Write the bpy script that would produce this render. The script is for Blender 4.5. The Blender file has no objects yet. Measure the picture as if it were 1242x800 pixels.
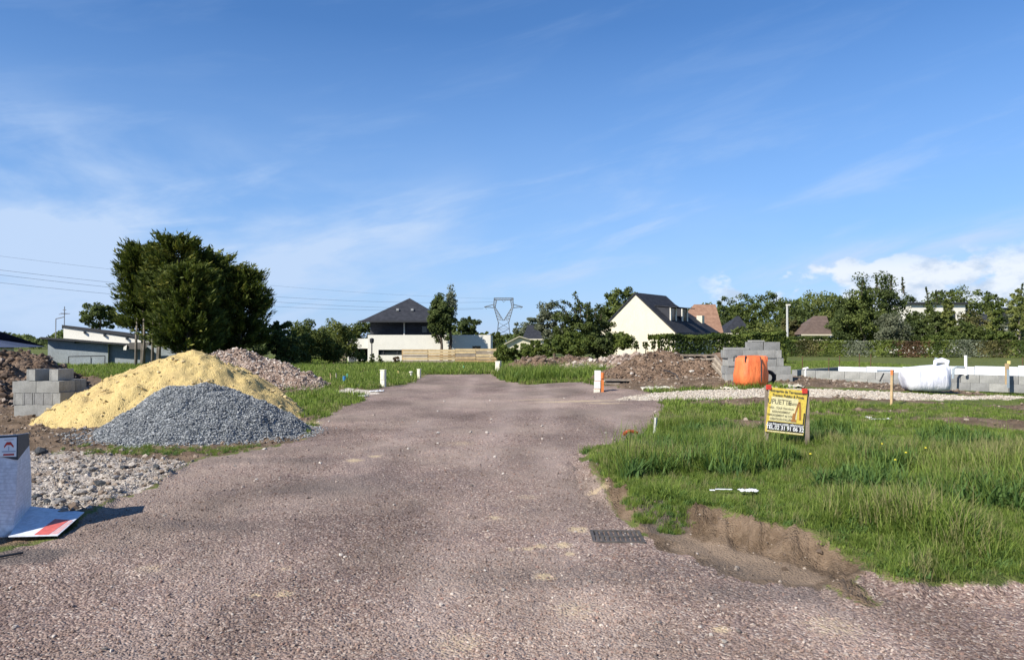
import bpy, bmesh, math, random
import numpy as np
from mathutils import Vector, Matrix, Quaternion
R = math.radians
SC = bpy.context.scene
COL = SC.collection

# ------------------------------------------------------------------ camera
F, CX, CY, EYE = 900.0, 621.0, 400.0, 1.6
PITCH = math.atan(15 / 900.0)
cd = bpy.data.cameras.new('camera'); cam = bpy.data.objects.new('camera', cd); COL.objects.link(cam)
cam.location = (0, 0, EYE); cam.rotation_euler = (R(90) + PITCH, 0, 0)
cd.sensor_fit = 'HORIZONTAL'; cd.sensor_width = 36; cd.lens = 36 * F / 1242
cd.clip_start = 0.1; cd.clip_end = 12000
SC.camera = cam

# ------------------------------------------------------------------ light
SUN_EL = R(39)
SUN_DIR = Vector((-0.755 * math.cos(SUN_EL), -0.655 * math.cos(SUN_EL), math.sin(SUN_EL))).normalized()   # towards the sun
sl = bpy.data.lights.new('sun', 'SUN'); sl.energy = 5.0; sl.angle = R(0.53); sl.color = (1, 0.94, 0.84)
so = bpy.data.objects.new('sun', sl); COL.objects.link(so); so.location = (-30, -20, 40)
so.rotation_euler = (-SUN_DIR).to_track_quat('-Z', 'Y').to_euler()
SC.view_settings.view_transform = 'Standard'; SC.view_settings.look = 'None'
SC.view_settings.exposure = 0.62; SC.view_settings.gamma = 1

def N(nt, typ, **kw):
    n = nt.nodes.new(typ)
    for k, v in kw.items():
        if k.startswith('i_'):
            key = k[2:]; n.inputs[int(key) if key.isdigit() else key].default_value = v
        else: setattr(n, k, v)
    return n
def math_(nt, op, a, b=None, c=None, clamp=False):
    n = nt.nodes.new('ShaderNodeMath'); n.operation = op; n.use_clamp = clamp
    for i, v in enumerate((a, b, c)):
        if v is None: continue
        if isinstance(v, (int, float)): n.inputs[i].default_value = v
        else: nt.links.new(v, n.inputs[i])
    return n.outputs[0]
def maprange(nt, v, a, b, c=0.0, d=1.0, smooth=True):
    n = nt.nodes.new('ShaderNodeMapRange'); n.interpolation_type = 'SMOOTHSTEP' if smooth else 'LINEAR'
    nt.links.new(v, n.inputs[0])
    for i, x in zip((1, 2, 3, 4), (a, b, c, d)): n.inputs[i].default_value = x
    return n.outputs[0]
def mix(nt, fac, a, b, mode='MIX'):
    n = nt.nodes.new('ShaderNodeMix'); n.data_type = 'RGBA'; n.blend_type = mode; n.clamp_factor = True
    for i, v in ((0, fac), (6, a), (7, b)):
        if isinstance(v, (int, float)): n.inputs[i].default_value = v
        elif isinstance(v, (tuple, list)): n.inputs[i].default_value = (v[0], v[1], v[2], 1)
        else: nt.links.new(v, n.inputs[i])
    return n.outputs[2]
def noise(nt, vec, scale, detail=4, rough=0.55, dist=0.0):
    n = nt.nodes.new('ShaderNodeTexNoise'); n.inputs['Scale'].default_value = scale
    n.inputs['Detail'].default_value = detail; n.inputs['Roughness'].default_value = rough
    n.inputs['Distortion'].default_value = dist
    if vec is not None: nt.links.new(vec, n.inputs['Vector'])
    return n.outputs[0]

w = bpy.data.worlds.new('World'); SC.world = w; w.use_nodes = True
nt = w.node_tree; nt.nodes.clear()
out = N(nt, 'ShaderNodeOutputWorld'); bg = N(nt, 'ShaderNodeBackground'); bg.inputs[1].default_value = 0.10
sky = N(nt, 'ShaderNodeTexSky'); sky.sky_type = 'NISHITA'; sky.sun_disc = False
sky.sun_elevation = SUN_EL; sky.sun_rotation = math.atan2(SUN_DIR.x, SUN_DIR.y) % (2 * math.pi)
sky.air_density = 1.0; sky.dust_density = 0.0; sky.ozone_density = 6.0; sky.altitude = 0
tc = N(nt, 'ShaderNodeTexCoord'); sx = N(nt, 'ShaderNodeSeparateXYZ'); nt.links.new(tc.outputs['Generated'], sx.inputs[0])
X, Y, Z = sx.outputs
el = math_(nt, 'ARCTAN2', Z, math_(nt, 'SQRT', math_(nt, 'ADD', math_(nt, 'MULTIPLY', X, X), math_(nt, 'MULTIPLY', Y, Y))))
az = math_(nt, 'ARCTAN2', X, Y)
def comb(a, b, c=0.0):
    n = N(nt, 'ShaderNodeCombineXYZ')
    for i, v in enumerate((a, b, c)):
        if isinstance(v, (int, float)): n.inputs[i].default_value = v
        else: nt.links.new(v, n.inputs[i])
    return n.outputs[0]
M = lambda op, a, b=None, c=None, clamp=False: math_(nt, op, a, b, c, clamp)
# high thin cloud: streaks tilted a little, drawn out along the azimuth
u1 = M('ADD', M('MULTIPLY', az, 1.0), M('MULTIPLY', el, 0.6)); v1 = M('SUBTRACT', M('MULTIPLY', el, 5.2), M('MULTIPLY', az, 1.3))
streak = maprange(nt, noise(nt, comb(u1, v1, 3.1), 3.2, 7, 0.6, 0.35), 0.48, 0.76)
veil = maprange(nt, noise(nt, comb(az, M('MULTIPLY', el, 2.6), 7.7), 2.6, 6, 0.55, 0.5), 0.36, 0.66)
low = maprange(nt, el, 0.05, 0.33, 1.0, 0.0)                       # cirrus thickens towards the horizon
west = maprange(nt, az, -0.50, 0.02, 1.0, 0.0)
east = maprange(nt, az, 0.12, 0.5, 0.0, 1.0)
cir = M('ADD', M('MULTIPLY', M('MULTIPLY', veil, low), M('MULTIPLY_ADD', west, 1.5, 0.16)), M('MULTIPLY', M('MULTIPLY', streak, 0.85), M('MULTIPLY_ADD', low, 0.9, 0.12)))
# a feathery bank, left of centre, and a long streak low in the east
d1 = M('SUBTRACT', el, M('MULTIPLY_ADD', az, 0.30, 0.195)); 
bank = M('MULTIPLY', maprange(nt, M('ABSOLUTE', d1), 0.0, 0.075, 1, 0), M('MULTIPLY', maprange(nt, az, -0.42, -0.24), maprange(nt, az, -0.15, 0.0, 1, 0)))
d2 = M('SUBTRACT', el, M('MULTIPLY_ADD', az, 0.12, 0.055))
bank2 = M('MULTIPLY', maprange(nt, M('ABSOLUTE', d2), 0.0, 0.03, 1, 0), maprange(nt, az, 0.26, 0.42))
nb = maprange(nt, noise(nt, comb(u1, v1, 9.4), 5.5, 6, 0.6, 0.4), 0.25, 0.7)
cir = M('ADD', cir, M('MULTIPLY', M('ADD', M('MULTIPLY', bank, 0.75), M('MULTIPLY', bank2, 0.8)), nb), None, True)
# cumulus on the eastern horizon
cn = noise(nt, comb(M('MULTIPLY', az, 1.0), M('MULTIPLY', el, 1.5), 1.3), 17.0, 7, 0.55, 0.1)
big = noise(nt, comb(az, M('MULTIPLY', el, 0.8), 5.2), 7.0, 2, 0.5)
fall = M('ADD', M('MULTIPLY', maprange(nt, el, 0.075, 0.135, 0, 1), -0.30), M('MULTIPLY', maprange(nt, az, 0.22, 0.50), 0.165))
cu = maprange(nt, M('ADD', M('ADD', M('MULTIPLY', cn, 0.6), M('MULTIPLY', big, 0.5)), fall), 0.592, 0.665)
cu = M('MULTIPLY', M('MULTIPLY', cu, maprange(nt, az, 0.22, 0.31)), maprange(nt, el, 0.085, 0.125, 1, 0))
cush = maprange(nt, M('ADD', noise(nt, comb(az, M('MULTIPLY', el, 1.8), 2.2), 24.0, 5, 0.6), M('MULTIPLY', el, 1.5)), 0.42, 0.68)
hs = N(nt, 'ShaderNodeHueSaturation'); hs.inputs['Saturation'].default_value = 1.12; hs.inputs['Value'].default_value = 1.0
nt.links.new(sky.outputs[0], hs.inputs['Color'])
air = mix(nt, maprange(nt, el, 0.0, 0.40, 0.75, 0.0, False), mix(nt, 1.0, hs.outputs[0], (.95, .95, 1.02), 'MULTIPLY'), (1.95, 3.25, 5.8))
c = mix(nt, M('MULTIPLY', cir, 0.9), air, (3.7, 4.7, 6.3))
cc = mix(nt, cush, (3.7, 4.4, 5.5), (6.0, 6.3, 6.7))
c = mix(nt, M('MULTIPLY', cu, 0.85), c, cc)
nt.links.new(c, bg.inputs[0]); nt.links.new(bg.outputs[0], out.inputs[0])

# ------------------------------------------------------------------ numpy noise and picture-to-place geometry
_rng = np.random.default_rng(11)
_T = _rng.random((256, 256))
def vn(x, y, s=0):
    x = np.asarray(x, float) + s * 17.37; y = np.asarray(y, float) + s * 5.91
    ix = np.floor(x).astype(int); iy = np.floor(y).astype(int); fx = x - ix; fy = y - iy
    fx = fx * fx * (3 - 2 * fx); fy = fy * fy * (3 - 2 * fy)
    g = lambda a, b: _T[a & 255, b & 255]
    return (g(ix, iy) * (1 - fx) + g(ix + 1, iy) * fx) * (1 - fy) + (g(ix, iy + 1) * (1 - fx) + g(ix + 1, iy + 1) * fx) * fy - 0.5
def fbm(x, y, o=4, s=0, g=0.5):
    r = 0; a = 1.0; f = 1.0
    for k in range(o):
        r = r + a * vn(np.asarray(x) * f, np.asarray(y) * f, s + k); a *= g; f *= 2.03
    return r
def sstep(a, b, v):
    t = np.clip((v - a) / (b - a), 0, 1); return t * t * (3 - 2 * t)
def ray(px, py):
    c, s = math.cos(PITCH), math.sin(PITCH); u = (px - CX) / F; v = (CY - py) / F
    return (u, c - v * s, s + v * c)
def P(px, py, d):
    r = ray(px, py); k = d / r[1]; return Vector((r[0] * k, d, EYE + r[2] * k))
def G0(px, py, z=0.0):
    r = ray(px, py); k = (z - EYE) / r[2]; return (r[0] * k, r[1] * k)
def sdpoly(x, y, poly):                                           # signed distance, positive inside
    x = np.asarray(x, float); y = np.asarray(y, float)
    d = np.full(x.shape, 1e9); ins = np.zeros(x.shape, bool); n = len(poly)
    for i in range(n):
        ax, ay = poly[i]; bx, by = poly[(i + 1) % n]
        ex, ey = bx - ax, by - ay; L = ex * ex + ey * ey + 1e-12
        t = np.clip(((x - ax) * ex + (y - ay) * ey) / L, 0, 1)
        d = np.minimum(d, np.hypot(x - ax - t * ex, y - ay - t * ey))
        c = (ay > y) != (by > y)
        ins ^= c & (x < (bx - ax) * (y - ay) / (by - ay + 1e-12) + ax)
    return np.where(ins, d, -d)
Q = lambda l, z=0.0: [G0(a, b, z) for a, b in l]
ROAD = Q([(490, 466), (444, 473), (438, 484), (402, 500), (376, 513), (374, 532), (300, 547), (240, 556), (216, 575), (150, 606), (104, 634), (40, 662), (-260, 700)]) \
     + [(-12, 2), (-12, -14), (30, -14), (30, 4.9)] + Q([(1500, 688), (1242, 688), (1180, 692), (1110, 697), (1060, 694), (1000, 706), (930, 690), (862, 668), (792, 647), (752, 612), (728, 586), (706, 556),
     (722, 543), (780, 530), (806, 500), (792, 484), (735, 476), (690, 466), (642, 469), (614, 461), (603, 453.5), (516, 453.5)])
BANK = Q([(718, 556), (740, 582), (775, 598), (800, 604), (845, 611), (885, 618), (912, 627), (950, 636), (985, 645), (1022, 652), (1046, 664), (1060, 684), (1110, 690), (1180, 686), (1500, 680)], 0.17) \
     + [(30, 5.2), (30, 22.5)] + Q([(1242, 482), (1150, 488), (950, 489), (830, 491), (803, 504), (785, 526), (722, 545)], 0.08)
DIRT = Q([(730, 592), (775, 600), (845, 612), (950, 636), (1044, 660), (1075, 696), (1040, 716), (960, 718), (880, 700), (820, 672), (778, 648), (752, 622)])
PATCH = Q([(318, 486), (345, 480), (400, 474), (432, 474), (438, 482), (402, 497), (374, 506), (350, 505), (330, 500)])
LEFT = Q([(-400, 452), (110, 456), (200, 470), (330, 474), (440, 471), (442, 477), (376, 512), (374, 532), (300, 548), (240, 558), (216, 577), (150, 608), (104, 636), (40, 664), (-400, 705)])
LOT = Q([(608, 444), (640, 441), (860, 437), (962, 446), (966, 468), (820, 476), (735, 478), (716, 462), (690, 452), (640, 446)])
LIME = [(2.9, 20.2), (4.6, 20.9), (7.3, 21.0), (10.5, 20.2), (13.8, 19.6), (12.3, 18.4), (9.6, 18.0), (6.6, 18.2), (4.4, 18.6), (2.6, 19.2)]
DUST = [(345, 689, 20), (655, 662, 12), (640, 665, 10), (683, 660, 13), (692, 671, 10), (620, 666, 8), (600, 628, 10), (640, 603, 22), (660, 700, 16), (430, 560, 14), (560, 538, 30), (455, 555, 10), (345, 720, 14), (310, 722, 8), (700, 640, 16), (725, 600, 16), (1010, 760, 60), (700, 740, 50), (560, 780, 60), (180, 690, 30), (875, 765, 14)]

LOT2 = [(2.7, 21.3), (2.9, 24), (3, 31), (9.8, 31), (10.2, 26.6), (13.8, 22.6), (13.4, 20.6), (10.5, 20.9), (7.3, 21.4), (4.6, 21.3)]
def masks(x, y):
    x = np.asarray(x, float); y = np.asarray(y, float)
    wob = fbm(x * 1.3, y * 1.3, 3, 3) * np.clip(0.18 + 0.012 * y, 0, 0.6)
    fine = fbm(x * 6, y * 6, 3, 4) * 0.18
    road = sdpoly(x, y, ROAD) + wob * 0.6 + fine
    bank = sdpoly(x, y, BANK) + wob * 0.35 + fine * 0.6
    dirt = sdpoly(x, y, DIRT) + fine
    left = sdpoly(x, y, LEFT) + wob; lot = np.maximum(sdpoly(x, y, LOT), sdpoly(x, y, LOT2)) + wob * 1.5
    lime = sdpoly(x, y, LIME) + wob * 0.5 + fine
    patch = sdpoly(x, y, PATCH) + wob * 0.8
    s = lambda v, a=0.10: sstep(-a, a, v)
    m = {}
    m['road'] = s(road) * (1 - s(bank))
    soil = np.maximum.reduce([s(dirt), s(left, .25) , s(lot, .5)]) * (1 - s(bank, .12))
    soil = soil * np.where(s(dirt) > 0.5, 1, 1 - s(road))
    rim = (1 - sstep(-0.02, 0.16, bank)) * s(bank, .2) * sstep(-1.0, 0.5, 9.5 - y) * (1 - sstep(2.6, 3.0, x))      # bare edge of the bank
    soil = np.maximum(soil * (1 - s(patch, .3)), rim)
    bare = sstep(0.02, 0.30, fbm(x * 0.45, y * 0.7, 5, 8)) * sstep(10, 13, y) * (1 - sstep(22, 26, y)) * sstep(0.6, 2, x)
    m['soil'] = np.maximum(soil, bare * 0.75 * s(bank, .3) * (1 - m['road']))
    m['lime'] = s(lime) * (1 - m['road'] * 0.3)
    tail = sdpoly(x, y, Q([(400, 476), (420, 470), (455, 474), (462, 478), (430, 481)])) + wob * .5
    m['lime'] = np.maximum(m['lime'], s(tail, .2) * 0.7)
    deb = sdpoly(x, y, Q([(-60, 560), (40, 548), (150, 550), (236, 560), (200, 585), (150, 604), (104, 628), (40, 640), (-60, 660)])) + wob * 2 + fine
    m['deb'] = s(deb, .2) * (1 - m['road'])
    face_ = sstep(-.42, -.30, bank) * (1 - sstep(-.03, .04, bank + fine * .5)) * sstep(.85, 1.1, x) * (1 - sstep(2.05, 2.4, x) * (1 - sstep(5.5, 5.9, y))) * (1 - sstep(2.8, 3.1, x)) * (y < 9)
    m['soil'] = np.maximum(m['soil'], face_); m['road'] = m['road'] * (1 - face_)
    m['grass'] = np.clip(1 - np.maximum.reduce([m['road'], m['soil'], m['lime'], m['deb']]), 0, 1)
    d = np.zeros_like(x)
    for px, py, rp in DUST:
        cx, cy = G0(px, py); r = rp / F * cy
        q = ((x - cx) / r) ** 2 + ((y - cy) / (r * 1.1)) ** 2
        d = np.maximum(d, np.exp(-q) * (1.0 if rp < 20 else 0.55))
    for px, py, ax, ay, k in ((700, 490, 1.6, .35, .8), (650, 487, 1.6, .3, .6), (735, 493, .8, .12, 1), (372, 513, .35, .5, 1), (60, 590, .4, .3, .3)):
        cx, cy = G0(px, py); d = np.maximum(d, k * np.exp(-((x - cx) / ax) ** 2 - ((y - cy) / ay) ** 2))
    m['dust'] = d
    m['silt'] = sstep(-.05, .25, dirt) * (1 - sstep(-.42, -.22, bank))
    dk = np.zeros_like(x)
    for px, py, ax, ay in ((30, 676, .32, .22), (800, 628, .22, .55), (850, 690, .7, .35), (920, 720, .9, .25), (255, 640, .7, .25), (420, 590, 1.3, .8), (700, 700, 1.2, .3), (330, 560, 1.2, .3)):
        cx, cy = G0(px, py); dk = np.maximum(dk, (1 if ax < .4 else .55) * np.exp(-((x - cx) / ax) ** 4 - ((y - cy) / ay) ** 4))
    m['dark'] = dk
    xx = x + .18 * np.sin(y * .22) - .012 * y; tr = np.zeros_like(x)
    for c_, w_ in ((-1.9, .28), (-.35, .30), (.55, .24), (1.95, .30)): tr = np.maximum(tr, np.exp(-((xx - c_ + .1 * fbm(y * .3, y * 0, 2, int(c_ * 9) + 40)) / w_) ** 2))
    m['track'] = tr * m['road'] * np.clip(.65 + 1.1 * fbm(x * .5, y * .25, 3, 77), 0, 1)
    m['_bank'] = bank; m['_dirt'] = dirt; m['_road'] = road
    return m
def gz(x, y, mk=None):
    x = np.asarray(x, float); y = np.asarray(y, float)
    z = 0.45 * np.exp(-((x - 7.6) / 5.5) ** 2 - ((y - 25) / 6.5) ** 2)
    z = z - 0.40 * sstep(38, 62, y) * (1 - sstep(6, 20, x))
    z = z + fbm(x * 0.25, y * 0.25, 3, 1) * 0.05 * sstep(3, 9, y)
    if mk is None: mk = masks(x, y)
    b = mk['_bank']
    near = (1 - sstep(9.0, 12.5, y)) * (1 - .9 * sstep(2.1, 2.5, x) * (1 - sstep(5.4, 6, y)))
    z = z + (0.07 + 0.075 * near * sstep(.7, 1.3, x)) * sstep(-0.10 - 0.16 * near, 0.14 - .10 * near, b + fbm(x * 3, y * 3, 2, 23) * .12) + 0.02 * sstep(0.3, 2.5, b) * near
    face = np.exp(-((b + 0.10) / 0.18) ** 2) * near
    z = z + face * fbm(x * 7, y * 7, 5, 9, .65) * 0.12
    z = z - 0.04 * sstep(0.0, 0.35, mk['_dirt']) * (1 - sstep(-0.2, 0.1, b))
    rough = np.clip(mk['soil'] + mk['deb'], 0, 1) * (1 - 0.85 * (mk['_dirt'] > 0))
    z = z + rough * fbm(x * 4, y * 4, 4, 6, .6) * 0.07 + rough * sstep(0, .3, fbm(x * .7, y * .7, 2, 31)) * .05
    z = z + mk['road'] * (fbm(x * 9, y * 9, 2, 14) * 0.012 + fbm(x * .5, y * .5, 2, 15) * 0.03 * sstep(2.5, 7, y))
    return z
def gz1(x, y): return float(gz(np.array([x]), np.array([y]))[0])
def G(px, py):                                                     # ground point seen at a pixel
    z = 0.0
    for _ in range(12):
        x, y = G0(px, py, z); z = 0.5 * z + 0.5 * gz1(x, y)
    return Vector((x, y, gz1(x, y)))

# ------------------------------------------------------------------ objects
def tag(o, label=None, cat=None, group=None, kind=None):
    if label: o['label'] = label
    if cat: o['category'] = cat
    if group: o['group'] = group
    if kind: o['kind'] = kind
    return o
def link(name, me, parent=None, mat=None):
    o = bpy.data.objects.new(name, me); COL.objects.link(o)
    if parent is not None: o.parent = parent
    if mat is not None and me is not None and len(me.materials) == 0: me.materials.append(mat)
    return o
def thing(name, label, cat, loc=(0, 0, 0), rz=0.0, group=None):
    o = bpy.data.objects.new(name, None); COL.objects.link(o); o.empty_display_size = 0.2
    o.location = loc; o.rotation_euler = (0, 0, rz); return tag(o, label, cat, group)
def npmesh(name, V, Fc, k, attrs=None, smooth=False):              # k = corners per face
    me = bpy.data.meshes.new(name); V = np.asarray(V, np.float32); Fc = np.asarray(Fc, np.int32)
    me.vertices.add(len(V)); me.vertices.foreach_set('co', V.ravel())
    nf = len(Fc); me.loops.add(nf * k); me.loops.foreach_set('vertex_index', Fc.ravel())
    me.polygons.add(nf); me.polygons.foreach_set('loop_start', np.arange(0, nf * k, k, dtype=np.int32))
    me.polygons.foreach_set('loop_total', np.full(nf, k, np.int32))
    me.polygons.foreach_set('use_smooth', np.full(nf, smooth, bool))
    for a, v in (attrs or {}).items():
        at = me.attributes.new(a, 'FLOAT', 'POINT'); at.data.foreach_set('value', np.asarray(v, np.float32))
    me.update(calc_edges=True); me.validate(); return me
class MB:
    def __init__(s): s.v = []; s.f = []
    def add(s, vs, fs):
        b = len(s.v); s.v += [tuple(v) for v in vs]; s.f += [tuple(b + i for i in f) for f in fs]; return s
    def box(s, x0, x1, y0, y1, z0, z1, rot=None, at=(0, 0, 0)):
        vs = [Vector((x, y, z)) for z in (z0, z1) for y in (y0, y1) for x in (x0, x1)]
        if rot is not None: vs = [rot @ v for v in vs]
        vs = [v + Vector(at) for v in vs]
        return s.add(vs, [(0, 2, 3, 1), (4, 5, 7, 6), (0, 1, 5, 4), (2, 6, 7, 3), (0, 4, 6, 2), (1, 3, 7, 5)])
    def prism(s, poly, t0, t1, ax='y'):                            # poly in the plane across ax, extruded along ax
        n = len(poly)
        mk = (lambda p, t: (p[0], t, p[1])) if ax == 'y' else ((lambda p, t: (t, p[0], p[1])) if ax == 'x' else (lambda p, t: (p[0], p[1], t)))
        vs = [mk(p, t0) for p in poly] + [mk(p, t1) for p in poly]
        return s.add(vs, [tuple(range(n)), tuple(range(2 * n - 1, n - 1, -1))] + [(i, i + n, (i + 1) % n + n, (i + 1) % n) for i in range(n)])
    def tube(s, pts, rad, n=8, cap=True):
        pts = [Vector(p) for p in pts]; rad = rad if isinstance(rad, (list, tuple)) else [rad] * len(pts)
        b = len(s.v); up0 = None
        for i, p in enumerate(pts):
            t = (pts[min(i + 1, len(pts) - 1)] - pts[max(i - 1, 0)]).normalized()
            a = t.cross(Vector((0.013, 1, 0.021)) if abs(t.y) < 0.9 else Vector((1, 0, 0))).normalized(); c = t.cross(a)
            for k in range(n):
                q = 2 * math.pi * k / n; s.v.append(tuple(p + (a * math.cos(q) + c * math.sin(q)) * rad[i]))
        for i in range(len(pts) - 1):
            for k in range(n):
                k2 = (k + 1) % n; s.f.append((b + i * n + k, b + i * n + k2, b + (i + 1) * n + k2, b + (i + 1) * n + k))
        if cap:
            s.f.append(tuple(b + k for k in range(n))[::-1]); e = b + (len(pts) - 1) * n; s.f.append(tuple(e + k for k in range(n)))
        return s
    def mesh(s, name, mat=None, bevel=0.0, smooth=False):
        me = bpy.data.meshes.new(name); me.from_pydata(s.v, [], s.f)
        bm = bmesh.new(); bm.from_mesh(me); bmesh.ops.recalc_face_normals(bm, faces=bm.faces)
        if bevel > 0: bmesh.ops.bevel(bm, geom=list(bm.edges), offset=bevel, segments=1, affect='EDGES', clamp_overlap=True)
        bm.to_mesh(me); bm.free()
        if smooth:
            for p in me.polygons: p.use_smooth = True
        if mat: me.materials.append(mat)
        return me
    def build(s, name, mat=None, parent=None, bevel=0.0, smooth=False): return link(name, s.mesh(name, mat, bevel, smooth), parent)

# ------------------------------------------------------------------ materials
def newmat(name):
    m = bpy.data.materials.new(name); m.use_nodes = True; nt = m.node_tree
    b = nt.nodes['Principled BSDF']; tc = nt.nodes.new('ShaderNodeTexCoord')
    return m, nt, b, tc.outputs['Object']
def bump(nt, b, h, strength=0.5, dist=0.01):
    n = nt.nodes.new('ShaderNodeBump'); n.inputs['Strength'].default_value = strength; n.inputs['Distance'].default_value = dist
    nt.links.new(h, n.inputs['Height']); nt.links.new(n.outputs[0], b.inputs['Normal'])
def simple(name, c, rough=0.8, var=0.15, scale=3.0, spec=0.3, bs=0.15, c2=None, fine=None, metal=0.0, bd=0.01):
    m, nt, b, oc = newmat(name)
    n1 = noise(nt, oc, scale, 6, 0.6)
    c2 = c2 or tuple(x * (1 - 2 * var) for x in c)
    col = mix(nt, maprange(nt, n1, 0.35, 0.68), c, c2)
    n2 = noise(nt, oc, fine or scale * 12, 3, 0.6)
    col = mix(nt, maprange(nt, n2, 0.3, 0.7, 0.25 * (1 if var else 0), 0.0), col, (0, 0, 0)) if var else col
    nt.links.new(col, b.inputs['Base Color']); b.inputs['Roughness'].default_value = rough
    b.inputs['Specular IOR Level'].default_value = spec; b.inputs['Metallic'].default_value = metal
    if bs: bump(nt, b, n2, bs, bd)
    return m
def stone_mat(name, cols, spec=0.25, rough=0.85, tone=False):        # colour picked per instance
    m, nt, b, oc = newmat(name); oi = nt.nodes.new('ShaderNodeObjectInfo')
    r = nt.nodes.new('ShaderNodeValToRGB'); r.color_ramp.interpolation = 'LINEAR'
    e = r.color_ramp.elements
    while len(e) < len(cols): e.new(0.5)
    for i, c in enumerate(cols): e[i].position = i / (len(cols) - 1); e[i].color = (*c, 1)
    nt.links.new(oi.outputs['Random'], r.inputs[0])
    c = mix(nt, maprange(nt, noise(nt, oc, 2.5, 4, 0.6), 0.3, 0.7, 0, 0.35), r.outputs[0], (0.04, 0.035, 0.03))
    if tone:
        ia = nt.nodes.new('ShaderNodeAttribute'); ia.attribute_name = 'tone'; ia.attribute_type = 'INSTANCER'
        cm = nt.nodes.new('ShaderNodeVectorMath'); cm.operation = 'SCALE'; nt.links.new(c, cm.inputs[0]); nt.links.new(ia.outputs['Fac'], cm.inputs['Scale']); c = cm.outputs[0]
    nt.links.new(c, b.inputs['Base Color']); b.inputs['Roughness'].default_value = rough; b.inputs['Specular IOR Level'].default_value = spec
    return m
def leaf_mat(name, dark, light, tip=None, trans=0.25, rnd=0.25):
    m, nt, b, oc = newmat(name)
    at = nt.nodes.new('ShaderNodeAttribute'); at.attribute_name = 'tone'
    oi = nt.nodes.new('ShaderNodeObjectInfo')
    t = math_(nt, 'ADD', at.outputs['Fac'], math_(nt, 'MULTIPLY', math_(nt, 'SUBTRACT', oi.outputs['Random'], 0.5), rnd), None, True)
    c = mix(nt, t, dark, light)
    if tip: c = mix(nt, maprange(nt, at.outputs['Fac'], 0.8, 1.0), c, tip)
    nt.links.new(c, b.inputs['Base Color']); b.inputs['Roughness'].default_value = 0.7; b.inputs['Specular IOR Level'].default_value = 0.2
    tr = nt.nodes.new('ShaderNodeBsdfTranslucent'); nt.links.new(mix(nt, 0.5, c, (light[0] * 1.3, light[1] * 1.4, light[2] * 0.6)), tr.inputs[0])
    ms = nt.nodes.new('ShaderNodeMixShader'); ms.inputs[0].default_value = trans
    nt.links.new(b.outputs[0], ms.inputs[1]); nt.links.new(tr.outputs[0], ms.inputs[2])
    nt.links.new(ms.outputs[0], nt.nodes['Material Output'].inputs[0])
    return m

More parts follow.
